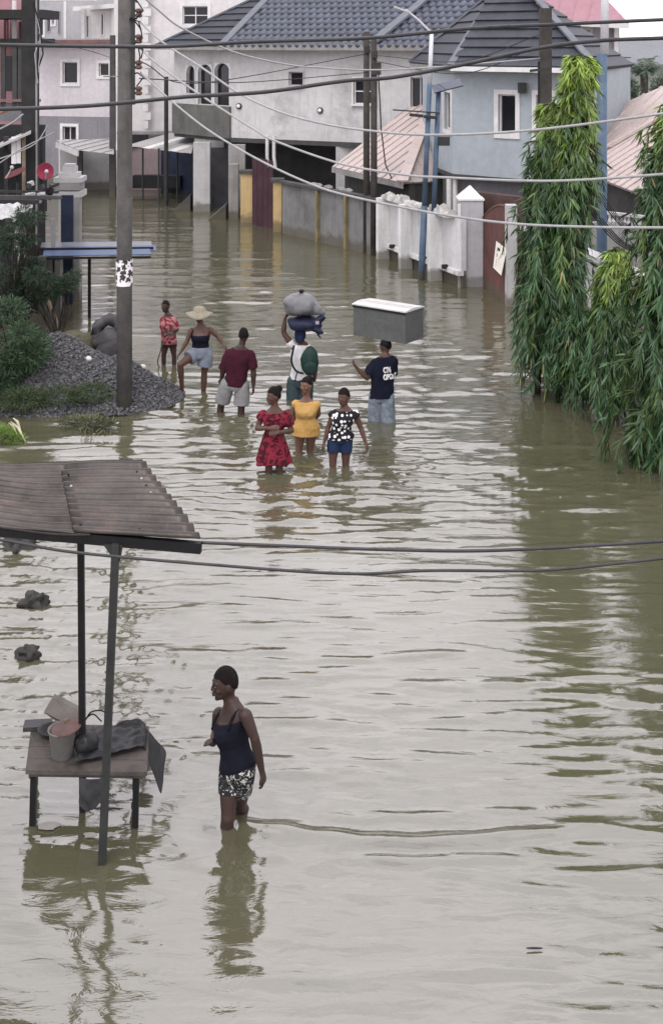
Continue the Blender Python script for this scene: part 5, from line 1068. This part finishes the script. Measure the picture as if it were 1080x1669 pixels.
    def hand(s, q, nrm, curl):
        J = s.J; B = s.body; d = (J['w'+q]-J['e'+q]).normalized() if 'g'+q not in J else (J['g'+q]-J['w'+q]).normalized(); n = Vector(nrm) if nrm else (s.r if q == 'l' else -s.r)
        n = (n-d*n.dot(d)).normalized(); w = d.cross(n); 
        if w.dot(s.f) < 0: w = -w           # thumb side looks forward
        W = J['w'+q]; k = s.k
        B.loft([s.ring(W-d*.02*k, w, n, .026*k, .021*k, 12), s.ring(W+d*.03*k, w, n, .036*k, .020*k, 12), s.ring(W+d*.075*k, w, n, .041*k, .017*k, 12), s.ring(W+d*.09*k, w, n, .038*k, .014*k, 12)])
        for i,(off,ln) in enumerate(((.031,.070),(.011,.080),(-.010,.074),(-.029,.058))):
            p = W+d*.08*k+w*off*k; a1 = d*math.cos(curl*.7)+n*math.sin(curl*.7); a2 = d*math.cos(curl*1.7)+n*math.sin(curl*1.7); a3 = d*math.cos(curl*2.5)+n*math.sin(curl*2.5)
            p1 = p+a1*ln*.45*k; p2 = p1+a2*ln*.32*k; p3 = p2+a3*ln*.23*k; B.tube([p-d*.02*k,p,p1,p2,p3],[.0095*k,.0095*k,.009*k,.0085*k,.006*k],8)
        p = W+d*.025*k+w*.028*k; p1 = p+(d*.75+w*.6+n*.2).normalized()*.035*k; p2 = p1+(d*.9+w*.15+n*.35).normalized()*.032*k; B.tube([p-w*.01*k,p,p1,p2],[.012*k,.0115*k,.0105*k,.007*k],8)
    def head(s, yaw_fwd, size=1.0, pitch=0.0, hair='short', face=True, hairmat=None):
        hc = s.J['head']; f = V(*yaw_fwd,0).normalized(); f = (f*math.cos(pitch)+V(0,0,math.sin(pitch))).normalized(); r = f.cross(V(0,0,1)).normalized(); u = r.cross(f); R = Matrix((r,f,u)).transposed(); k = size; B = s.body
        P = lambda a,b,c: hc+R@V(a*k,b*k,c*k)
        def skull(v):
            y = v.y/.095; z = v.z/.115; x = v.x*(1-.16*max(0,-z)**1.3*(.6+.4*max(0,y))); return V(x, v.y*(1-.12*max(0,-z)*max(0,-y)), v.z)
        B.ball(hc, V(.076,.095,.115)*k, 20, 16, R, skull)
        B.ball(P(0,.042,-.070), V(.047,.044,.045)*k, 14, 10, R)                 # jaw and chin
        B.ball(P(0,.070,-.100), V(.022,.020,.018)*k, 8, 6, R)
        B.tube([P(0,.088,.022),P(0,.101,-.016),P(0,.106,-.026),P(0,.092,-.034)],[.008*k,.011*k,.012*k,.009*k],8)   # nose
        for a in (-1,1): B.ball(P(a*.013,.098,-.027), V(.011,.011,.009)*k, 8, 6, R); B.ball(P(a*.078,-.006,-.008), V(.012,.022,.032)*k, 10, 8, R); B.ball(P(a*.032,.076,.026), V(.024,.014,.009)*k, 8, 6, R); B.ball(P(a*.042,.066,-.028), V(.022,.018,.018)*k, 8, 6, R)
        B.ball(P(0,.088,-.062), V(.026,.016,.014)*k, 10, 8, R)
        nk = s.sc+(s.sc-s.hc).normalized()*.03; B.tube([nk-V(0,0,.02), nk.lerp(P(0,-.012,-.06),.5), P(0,-.008,-.04)],[.062*s.k,.050*s.k,.052*k],14)
        s.R, s.P_, s.hs = R, P, k
        if face:
            for a in (-1,1):
                e = MB().ball(P(a*.031,.083,.004), V(.0115,.007,.0045)*k, 10, 8, R).build('eye', EYEW, s.root, True); MB().ball(P(a*.031,.0885,.004), V(.0055,.003,.0048)*k, 8, 6, R).build('iris', BLACK, e, True)
                MB().tube([P(a*.016,.089,.022),P(a*.032,.086,.028),P(a*.047,.074,.022)],[.003*k,.0045*k,.002*k],6).build('eyebrow', HAIR, s.root, True)
            MB().ball(P(0,.1005,-.056), V(.021,.007,.006)*k, 10, 6, R).ball(P(0,.0995,-.067), V(.018,.007,.007)*k, 10, 6, R).build('mouth', LIP, s.root, True)
        if hair:
            hm = MB(); ins = {'short':1.03,'crop':1.012,'full':1.08}[hair]
            hm.ball(P(0,-.004,.006), V(.076,.095,.115)*k*ins, 56, 44, R); keep = []
            Ri = R.transposed()
            def okv(v):
                q = Ri@(Vector(v)-hc)/k; line = .057-.050*max(0,min(1,(.060-q.y)/.05))-.050*max(0,min(1,(-.01-q.y)/.06)); return q.z > line
            hm.f = [f_ for f_ in hm.f if all(okv(hm.v[i]) for i in f_)]
            o = hm.build('hair', hairmat or HAIR, s.root, True); o.modifiers.new('solid','SOLIDIFY').thickness = -.003
    def finish(s):
        me = remesh(s.body, 'body', s.vox, 3, org=s.root.location); me.materials.append(s.skin); o = link_mesh('body', me, s.root); return o
    def garment(s, mb, name, mat, vox=None, smooth=2, wr=.006):
        me = remesh(mb, name, vox or s.vox*1.1, smooth, wr, s.D, org=s.root.location); me.materials.append(mat); o = link_mesh(name, me, s.root); ORG[o.name] = Vector(s.root.location); return o
    def sleeve(s, mb, q, t1, inf=.016, flare=0.0):
        J = s.J; a, b = J['s'+q], J['e'+q]; mb.ball(a-V(0,0,.016), (.038+inf)*s.k, 12, 8)
        mb.tube([a, a.lerp(b,t1*.5), a.lerp(b,t1)], [(.036+inf)*s.k,(.046+inf+flare*.5)*s.k,(.044+inf+flare)*s.k], 14)
    def shorts(s, mat, tl, tr, inf=.018, flare=.02, top=.16, name='shorts'):
        m = MB(); s.torso(m, inf, -.2, top)
        for q,t in (('l',tl),('r',tr)):
            a, b = s.J['h'+q], s.J['k'+q]; m.ball(a, (.09+inf)*s.k, 12, 8); m.tube([a, a.lerp(b,t*.5), a.lerp(b,t)], [(.09+inf)*s.k, (.084+inf+flare*.5)*s.k, (.074+inf+flare)*s.k], 16)
        return s.garment(m, name, mat)
    def top(s, mat, t0, t1, inf=.012, ease=None, sleeves=None, name='shirt', flare=0.0, wr=.004):
        m = MB(); rings = []; pr = s.torso_prof(); ts = sorted({t0,t1,*[q[0] for q in pr if t0 < q[0] < t1]})
        def at(t):
            for p,q in zip(pr,pr[1:]):
                if p[0] <= t <= q[0]: u = (t-p[0])/(q[0]-p[0]); return [p[i]+(q[i]-p[i])*u for i in (1,2,3)]
            return pr[0][1:] if t < pr[0][0] else pr[-1][1:]
        for t in ts:
            a,b,o = at(max(t,-.05)); e = inf+(ease(t) if ease else 0); rings.append(s.torso_ring(t,a+e,b+e,o))
        m.loft(rings)
        for q,tt in (sleeves or {}).items(): s.sleeve(m, q, tt, inf+.004, flare)
        return s.garment(m, name, mat, wr=wr)
def pattern(name, base, spot, scale, thr, kind='dots', spot2=None):
    m, N, L, B = newmat(name); tc = N.new('ShaderNodeTexCoord')
    if kind == 'dots':
        v = N.new('ShaderNodeTexVoronoi'); v.inputs['Scale'].default_value = scale; v.inputs['Randomness'].default_value = .75; L.new(tc.outputs['Object'], v.inputs['Vector']); src = v.outputs['Distance']; lo, hi = thr, thr+.06; a, b = spot, base
    else:
        n = N.new('ShaderNodeTexNoise'); n.inputs['Scale'].default_value = scale; n.inputs['Detail'].default_value = 3; n.inputs['Distortion'].default_value = 1.6; L.new(tc.outputs['Object'], n.inputs['Vector']); src = n.outputs[0]; lo, hi = thr, thr+.04; a, b = base, spot
    r = N.new('ShaderNodeValToRGB'); e = r.color_ramp.elements; e[0].position = lo; e[0].color = (*a,1); e[1].position = hi; e[1].color = (*b,1); L.new(src, r.inputs[0]); c = r.outputs[0]
    if spot2:
        n2 = N.new('ShaderNodeTexVoronoi'); n2.inputs['Scale'].default_value = scale*.8; n2.feature = 'DISTANCE_TO_EDGE'; L.new(tc.outputs['Object'], n2.inputs['Vector']); r2 = N.new('ShaderNodeMapRange'); r2.inputs[1].default_value = .03; r2.inputs[2].default_value = .10; r2.inputs[3].default_value = 1; r2.inputs[4].default_value = 0; L.new(n2.outputs[0], r2.inputs[0])
        x = N.new('ShaderNodeMixRGB'); L.new(r2.outputs[0], x.inputs[0]); L.new(c, x.inputs[1]); x.inputs[2].default_value = (*spot2,1); c = x.outputs[0]
    L.new(c, B.inputs['Base Color']); B.inputs['Roughness'].default_value = .85; B.inputs['Specular IOR Level'].default_value = .1
    n3 = N.new('ShaderNodeTexNoise'); n3.inputs['Scale'].default_value = 15; L.new(tc.outputs['Object'], n3.inputs['Vector']); bb = N.new('ShaderNodeBump'); bb.inputs['Strength'].default_value = .7; bb.inputs['Distance'].default_value = .02; L.new(n3.outputs[0], bb.inputs['Height']); L.new(bb.outputs[0], B.inputs['Normal'])
    return m
# --- woman wading in the foreground, walking to the left
h = Human('person in navy camisole and patterned shorts wading in the foreground', 9.43, (-.80,-.60), dict(head=(367,1113),sl=(357,1153,.13),sr=(399,1155,-.13),er=(415,1203,-.16),wr=(427,1258,-.12),el=(352,1196,.16),wl=(347,1212,.02),gl=(340,1206,-.05),hl=(376,1255,.06),hr=(397,1256,-.06),kl=(371,1334,-.05),al=(364,1418,.0),kr=(391,1312,.12),ar=(412,1352,.50)), SK1, 1.62, True, .0068)
h.build_body((('r',(-.9,.3,0)),('l',(.2,-.6,-.5))), .55); h.head((-.95,-.32), 1.02, -.08, 'crop')
h.finish()
h.top(fabric('navy_camisole',(.008,.0085,.016)), .02, .88, .010, name='camisole')
st_ = MB()
for q in 'lr':
    sx = (h.J['s'+q]-h.sc)*.62; st_.tube(spline([h.hc.lerp(h.sc,.78)+h.f*.118+sx, h.hc.lerp(h.sc,.95)+h.f*.075+sx, h.hc.lerp(h.sc,1.03)+h.f*.0+sx+V(0,0,.012), h.hc.lerp(h.sc,.95)-h.f*.078+sx, h.hc.lerp(h.sc,.80)-h.f*.105+sx],20),.009,8)
st_.build('strap', fabric('navy_camisole',(.008,.0085,.016)), h.root, True)
h.shorts(pattern('animal_print_cotton',(.02,.02,.022),(.46,.46,.43),24,.56,'noise'), .50, .58, .008, .004, .22)
# --- woman in red dress
h = Human('person in red patterned dress with hair bun, hands held at the waist', 17.17, (-.12,-1), dict(head=(446,645),sl=(429,669,0),sr=(466,669,0),el=(419,698,-.02),wl=(440,698,-.20),gl=(452,696,-.21),er=(475,702,-.02),wr=(453,705,-.21),gr=(440,706,-.22),hl=(438,721,0),hr=(456,721,0),kl=(438,764),al=(437,806),kr=(455,764),ar=(456,806)), SK2, 1.62, True, group='women wading towards the kiosk')
h.build_body((('l',(0,.6,-.3)),('r',(0,.6,-.3))), .5); h.head((-.9,-.45), 1.0, 0, 'full'); h.finish()
MB().ball(h.P_(.01,-.085,.085),V(.05,.05,.05),14,10,fn=lambda v: v*(1+.12*noise.noise(v*40))).build('hair_bun', HAIR, h.root, True)
RED = pattern('red_batik_cotton',(.16,.017,.030),(.045,.008,.013),9,.50,'noise')
dm_ = MB(); h.torso(dm_, .014, .25, 1.03); [h.sleeve(dm_,'l',.45,.026,.006), h.sleeve(dm_,'r',.72,.022,.004)]
hem = (760-YH); rings = []
for i,(t,a,b) in enumerate(((0,.140,.110),(.15,.160,.13),(.4,.190,.155),(.7,.222,.18),(1.0,.250,.20))):
    z0_, z1_ = h.hc.lerp(h.sc,.32).z, .13; z = z0_+(z1_-z0_)*t; c = V(h.hc.x-.01, h.hc.y, z); n = 40
    rings.append([c+V(a*(1+.10*t*math.sin(7*q+1))*math.cos(q), b*(1+.10*t*math.sin(7*q+1))*math.sin(q), .02*t*math.sin(3*q)) for q in [2*math.pi*k/n for k in range(n)]])
dm_.loft(rings); h.garment(dm_,'dress',RED,.010,2,.003)
MB().tube([h.J['sl'].lerp(h.sc,.35)+h.f*.11+V(0,0,-.05),h.sc+h.f*.145+V(0,0,-.07),h.J['sr'].lerp(h.sc,.35)+h.f*.11+V(0,0,-.05)],.010,6).tube([h.sc+h.f*.15+V(-.01,0,-.07),h.sc+h.f*.165+V(-.02,0,-.2)],.009,6).build('neck_tie', fabric('dark_red_trim',(.07,.01,.015)), h.root, True)
# --- woman in yellow tunic
h = Human('person in yellow sleeveless tunic behind the red dress', 17.95, (-.2,-1), dict(head=(499,628),sl=(482,653,0),sr=(516,654,0),el=(477,676,.06),wl=(481,698,.10),er=(519,675,.10),wr=(505,690,.20),hl=(489,699,0),hr=(508,699,0),kl=(487,735),al=(486,780),kr=(505,733,.05),ar=(506,780,.05)), SK3, 1.62, True, group='women wading towards the kiosk')
h.build_body((('l',None),), .4); h.head((-.6,-.8), 1.0, 0, 'short'); h.finish()
MB().ball(h.P_(.0,-.07,.085),V(.055,.06,.05),14,10).build('hair_tuft', HAIR, h.root, True)
h.top(fabric('yellow_crepe',(.42,.255,.085),var=.1), -.22, 1.08, .018, lambda t: max(0,.45-t)*.06, {'l':.03,'r':.03}, name='tunic', wr=.011)
h.shorts(fabric('rust_shorts',(.20,.075,.045)), .30, .30, .006, .004)
# --- woman in dotted top
h = Human('person in black and white dotted top with blue denim shorts', 17.47, (-.08,-1), dict(head=(560,647),sl=(545,668,0),sr=(577,668,0),el=(535,696,.02),wl=(528,722,-.03),er=(588,698,.02),wr=(596,722,-.03),hl=(544,714,0),hr=(564,714,0),kl=(542,757,-.02),al=(541,800),kr=(563,757,.03),ar=(564,800,.05)), SK2, 1.60, True, group='women wading towards the kiosk')
h.build_body((('l',(.6,.2,0)),('r',(-.6,.2,0))), .6); h.head((-.5,-.87), 1.0, 0, 'full'); h.finish()
h.top(pattern('black_dotted_cotton',(.014,.013,.017),(.66,.64,.62),17,.34), .0, 1.08, .018, lambda t: .022*math.exp(-((t-.05)/.16)**2), {'l':.32,'r':.32}, 'blouse', .012, wr=.006)
h.shorts(fabric('dark_denim',(.018,.030,.068),scale=30), .52, .52, .014, .008)
# --- man in maroon shirt, back to the camera
h = Human('person in maroon shirt and pale grey shorts seen from behind', 19.9, (-.25,1), dict(head=(397,546,.02),sl=(373,570,.0),sr=(408,572,.0),el=(364,602,.02),wl=(361,618,.06),er=(413,604,-.02),wr=(413,630,-.04),hl=(371,626,0),hr=(395,628,0),kl=(360,662,.1),al=(356,705,.1),kr=(393,668,-.03),ar=(392,712,-.02)), SK1, 1.78, False)
h.build_body((('l',(.3,.5,0)),('r',(-.7,-.1,0))), .6); h.head((-.15,1), 1.0, -.15, 'crop', False); h.finish()
h.top(fabric('maroon_jersey',(.040,.009,.017)), -.02, 1.13, .022, lambda t: .012*max(0,.4-t), {'l':1.0,'r':.88}, 'shirt', .010, wr=.012)
MB().box(h.sc-h.f*.10+V(.01,0,-.01),(.05,.01,.018)).build('neck_label', WHITE, h.root)
h.shorts(fabric('pale_grey_cotton',(.20,.20,.20)), .78, .80, .022, .026, .2)
# --- woman with straw hat stepping up to the gravel
h = Human('person in straw hat, navy camisole and grey shorts stepping beside the gravel', 21.1, (-.45,-.85), dict(head=(325,514),sl=(312,534,.0),sr=(342,533,.0),el=(305,556,-.05),wl=(295,573,-.12),gl=(290,580,-.14),er=(356,549,.0),wr=(363,560,-.06),gr=(367,565,-.1),hl=(318,577,0),hr=(336,577,0),kl=(294,594,-.22),al=(297,637,-.12),kr=(333,608,.02),ar=(331,652,.05)), SK2, 1.68, True)
h.build_body((('l',(.3,-.2,-.8)),('r',(-.2,0,-.9))), .4); h.head((-.3,-.9), .96, -.15, 'short'); h.finish()
h.top(fabric('navy_camisole',(.008,.0085,.016)), .12, .80, .014, name='camisole')
st_ = MB()
for q in 'lr':
    sx = (h.J['s'+q]-h.sc)*.62; st_.tube(spline([h.hc.lerp(h.sc,.78)+h.f*.118+sx, h.hc.lerp(h.sc,.95)+h.f*.075+sx, h.hc.lerp(h.sc,1.03)+h.f*.0+sx+V(0,0,.012), h.hc.lerp(h.sc,.95)-h.f*.078+sx, h.hc.lerp(h.sc,.80)-h.f*.105+sx],20),.009,8)
st_.build('strap', fabric('navy_camisole',(.008,.0085,.016)), h.root, True)
h.shorts(fabric('grey_blue_cotton',(.17,.19,.23)), .42, .62, .024, .034, .30)
hat = MB(); HC = h.P_(0,-.01,.055); rings = []
for (r_,z_,wv) in ((.005,.105,0),(.06,.10,0),(.10,.075,0),(.115,.02,0),(.15,.0,.2),(.20,-.03,.6),(.235,-.055,1.0)):
    rings.append([HC+V(r_*1.0*math.cos(q), r_*.9*math.sin(q), z_+wv*(.05*math.cos(2*q)-.02*math.sin(q))) for q in [2*math.pi*k/36 for k in range(36)]])
hat.loft(rings, cap=False); ho = hat.build('straw_hat', pm('woven_straw',(.25,.225,.165),.85,.15,20,.6,90), h.root, True); ho.modifiers.new('solid','SOLIDIFY').thickness = .012
# --- boy
h = Human('child in red and pink shirt standing alone beyond the gravel heap', 22.9, (-.3,-.95), dict(head=(270,499),sl=(266,517,0),sr=(283,517,0),el=(266,536,-.03),wl=(276,541,-.14),er=(289,538,-.03),wr=(275,543,-.16),hl=(270,558,0),hr=(281,558,0),kl=(267,580),al=(267,606),kr=(284,580),ar=(284,608)), SK1, 1.38, False)
h.build_body((('l',(0,.5,-.5)),('r',(0,.5,-.5))), .5); h.head((-.4,-.9), .90, 0, 'crop'); h.finish()
h.top(pattern('red_pink_cotton',(.30,.14,.14),(.14,.02,.028),7,.50,'noise'), -.05, 1.10, .020, lambda t: .02*max(0,.4-t), {'l':.9,'r':.9}, 'shirt', .008, wr=.006)
h.shorts(fabric('dark_brown_shorts',(.03,.018,.016)), .35, .35, .010, .008)
solo(MB().tube(spline([wp(266,555,22.75),wp(261,575,22.7),wp(257,590,22.7),wp(260,600,22.7)],16),[.012]*17 if False else .012,6),'stick',WOODP,'thin dark stick held down by the child','stick')
# --- man carrying bags on his head
h = Human('person in white shirt holding a load of bags on the head', 20.7, (.30,.95), dict(head=(489,545),sl=(479,564,.0),sr=(507,566,.05),el=(462,542,.02),wl=(464,520,.0),gl=(468,511,.0),er=(514,596,.1),wr=(512,622,.1),hl=(478,622,0),hr=(500,622,0),kl=(477,660),al=(477,700),kr=(498,660),ar=(498,700)), SK2, 1.72, False)
h.build_body((('l',(.6,-.2,.2)),), .8); h.head((.2,1), .95, 0, 'crop', False); h.finish()
h.top(fabric('white_cotton',(.60,.60,.60),var=.06), -.05, 1.13, .018, None, {'l':.42,'r':.5}, 'shirt', .01, wr=.012)
h.shorts(fabric('teal_grey_trousers',(.042,.062,.068)), 1.0, 1.0, .02, .02, .18, 'trousers')
hd = MB(); hd.ball(h.P_(0,0,.01),V(.098,.11,.125),16,12,fn=lambda v: v*(1+.06*noise.noise(v*30))); hd.tube([h.P_(0,-.05,-.02),h.P_(.02,-.07,-.12)],[.09,.07],12); h.garment(hd,'head_cloth',fabric('navy_cloth',(.018,.022,.06)),.01,3,.006)
LB = h
def sackblob(name, c, r, seed, mat, label, cat, extra=None, lumps=.30):
    t = thing(name, label, cat, tuple(c-V(0,0,r[2]))); m = MB(); m.ball(c, V(*r), 32, 22, None, lambda v: V(v.x*(1+lumps*noise.noise(V(v.x*4+seed,v.z*5,v.y*4))), v.y*(1+lumps*noise.noise(V(v.y*4,v.x*4+seed,v.z*4))), v.z*(1+lumps*1.2*noise.noise(V(v.x*3.5+seed,v.y*3.5,1)))))
    if extra: extra(m)
    me = remesh(m, 'body', .011, 2, .008, seed, org=t.location); me.materials.append(mat); link_mesh('fabric', me, t); return t
NV = pm('navy_nylon',(.014,.017,.042),.5,.2,10,.4,40)
c = wp(496,527,20.7); t_ = sackblob('holdall',c,(.30,.24,.135),3,NV,'navy holdall balanced on the head under the grey sack','bag',lambda m: (m.ball(wp(520,541,20.6),(.07,.08,.05),10,8), m.tube([wp(505,534,20.6),wp(528,515,20.6)],[.09,.05],10), m.tube([wp(512,536,20.55),wp(527,543,20.5)],[.06,.02],8)))
ORG[t_.name] = Vector(t_.location); MB().tube(spline([wp(516,543,20.5),wp(523,551,20.5),wp(517,546,20.5)],10),.008,6).build('strap', BLACK, t_); MB().box(wp(517,526,20.45),(.06,.02,.05)).build('patch', pm('pale_patch',(.3,.28,.3),.8), t_)
GS = pm('grey_plastic_sack',(.15,.15,.155),.42,.18,7,.4,16)
c = wp(490,496,20.7); t_ = sackblob('grey_sack',c,(.28,.25,.19),8,GS,'bulging grey sack on top of the navy holdall','sack',lambda m: (m.tube([wp(505,498,20.7),wp(520,507,20.6),wp(530,510,20.6)],[.16,.08,.03],12), m.ball(wp(475,500,20.7),(.13,.18,.15),12,10)))
ORG[t_.name] = Vector(t_.location); MB().ball(wp(491,474,20.7),(.05,.045,.03),12,8).tube([wp(491,477,20.7),wp(491,474,20.7)],.03,8).build('knot', BLACK, t_, True)
bp = wp(505,588,20.45); t_ = thing('backpack','dark green backpack worn by the person carrying bags','backpack',tuple(bp-V(0,0,.28)))
m = MB(); m.ball(bp, V(.155,.12,.25), 28, 20, None, lambda v: V(v.x*(1-.22*max(0,v.z/.25)**2)*(1+.16*noise.noise(v*9)), v.y, v.z)); me = remesh(m,'pack',.012,3,.008,4,org=t_.location); me.materials.append(pm('bottle_green_nylon',(.013,.034,.027),.6,.2,10,.4,40)); link_mesh('pack', me, t_)
MB().tube(spline([wp(479,563,20.52),wp(475,588,20.48),wp(482,604,20.45),wp(494,609,20.4)],16),.018,6).tube(spline([wp(485,604,20.45),wp(480,622,20.5)],8),.010,6).build('strap', BLACK, t_); MB().ball(bp+V(.01,-.115,-.09),V(.11,.03,.10),16,12).build('front_pocket', pm('bottle_green_nylon',(.018,.045,.035),.6), t_, True)
# --- man carrying the box
h = Human('person in navy lettered shirt and faded jeans under the grey box', 19.5, (-.55,.84), dict(head=(628,563,.0),sl=(612,586,.05),sr=(640,584,-.06),el=(598,616,.0),wl=(581,600,-.05),gl=(575,591,-.06),er=(636,616,.28),wr=(628,590,.34),hl=(612,645,.03),hr=(631,645,-.03),kl=(611,683,.04),al=(610,725,.04),kr=(632,683,-.04),ar=(632,725,-.04)), SK2, 1.76, False)
h.build_body((('l',(.5,.3,.5)),), .5); h.head((-.85,.5), .98, 0, 'crop', False); h.finish()
h.top(fabric('dark_navy_jersey',(.007,.008,.018)), -.05, 1.13, .030, None, {'l':.78,'r':.7}, 'shirt', .018, wr=.012)
h.shorts(pm('faded_denim',(.14,.17,.20),.9,.25,8,.35,120,stains=(9,.5,(.30,.32,.34))), 1.15, 1.15, .018, .022, .15, 'jeans')
cp_ = MB(); cp_.ball(h.P_(0,-.002,.012),V(.088,.105,.118),20,14); cp_.f = [f_ for f_ in cp_.f if all(cp_.v[i][2] > h.P_(0,0,.01).z for i in f_)]; co_ = cp_.build('cap', fabric('black_cotton',(.010,.010,.012)), h.root, True); co_.modifiers.new('solid','SOLIDIFY').thickness = .006
def lettering(txt, size, origin, xdir, ydir, mat, parent, name='lettering', ext=.004, align='LEFT', bold=.0, sx=1.0):
    cu = bpy.data.curves.new('t','FONT'); cu.body = txt; cu.size = size; cu.extrude = ext; cu.offset = bold; cu.align_x = align; cu.resolution_u = 3
    o = bpy.data.objects.new('t', cu); COL.objects.link(o); dg = bpy.context.evaluated_depsgraph_get(); me = bpy.data.meshes.new_from_object(o.evaluated_get(dg)); bpy.data.objects.remove(o); bpy.data.curves.remove(cu)
    x = Vector(xdir).normalized(); y = Vector(ydir); y = (y-x*y.dot(x)).normalized(); z = x.cross(y); M = Matrix((x,y,z)).transposed().to_4x4(); M.translation = Vector(origin)-ORG[parent.name]; me.transform(Matrix.Diagonal((sx,1,1,1))); me.transform(M); me.name = name; me.materials.clear(); me.materials.append(mat); return link_mesh(name, me, parent)
INKW = pm('white_print',(.68,.68,.68),.8,.05,20,0)
bk = -h.f; xd = h.r
def on_back(o, cz, a, b):
    me = o.data; c0_ = h.hc.lerp(h.sc,cz)
    for v in me.vertices:
        w = v.co+ORG[h.root.name]-c0_; x = w.dot(xd); k = max(0,1-min(.98,abs(x)/a)**2.3)**(1/2.3); w2 = xd*x+V(0,0,w.z)+bk*(b*k+(.004 if w.dot(bk) > 0 else -.01)); v.co = c0_+w2-ORG[h.root.name]
for j,tx in enumerate(('CTNI INI','OPOST')):
    on_back(lettering(tx, .125, h.hc.lerp(h.sc,.70)+xd*-.12+V(0,0,.03-.11*j), xd, V(0,0,1), INKW, h.root, bold=.003, sx=.46 if j == 0 else .60), .70, .260, .182)
# the box
c0 = wp(660,561,19.2); fv = V(-.8,.6,0); sv = V(.6,.8,0); Lb, Wb, Hb = 1.0, .52, .49
bx = thing('metal_box', 'big grey metal box with pale ridged lid carried on the head', 'box', tuple(c0)); BOXM = pm('grey_painted_steel',(.085,.09,.086),.6,.12,4,.1,40,streak=.2)
q = [c0, c0+sv*Wb, c0+sv*Wb+fv*Lb, c0+fv*Lb]
MB().hexa(q,[p+V(0,0,Hb) for p in q]).build('case', BOXM, bx)
LID = pm('pale_lid_paint',(.45,.45,.43),.55,.06,4,.05); ex = .018; nrib = 3
prof = [(-ex,0),(-ex,.018),(.10,.032),(.12,.040),(.30,.040),(.32,.032),(.44,.026),(Wb+ex,.012),(Wb+ex,0)]
MB().prism([c0-fv*ex+sv*a+V(0,0,Hb+.002+b) for a,b in prof], fv*(Lb+2*ex)).build('lid', LID, bx)
for a in (.17,.25): MB().bar(c0+sv*a+V(0,0,Hb+.046)+fv*.02, c0+sv*a+V(0,0,Hb+.046)+fv*(Lb-.02), .03, .008).build('lid_rib', LID, bx)
MB().bar(c0-sv*.006+V(0,0,Hb-.02)-fv*.01, c0-sv*.006+V(0,0,Hb-.02)+fv*(Lb+.01), .012, .03).build('rim', BLACK, bx)
FAD = pm('faded_print',(.12,.125,.12),.6,.1,10,0); o_ = c0+fv*.74+V(0,0,.245)-sv*.003; lettering('EMAMINI', .115, o_, -fv, V(0,0,1), FAD, bx, ext=.002); lettering('GGY', .10, o_-fv*.0+V(0,0,-.10)-fv*.10, -fv, V(0,0,1), FAD, bx, ext=.002)
MB().bar(o_+V(0,0,-.02)+fv*.1, o_+V(0,0,-.02)-fv*.56, .004, .006).build('underline', FAD, bx)
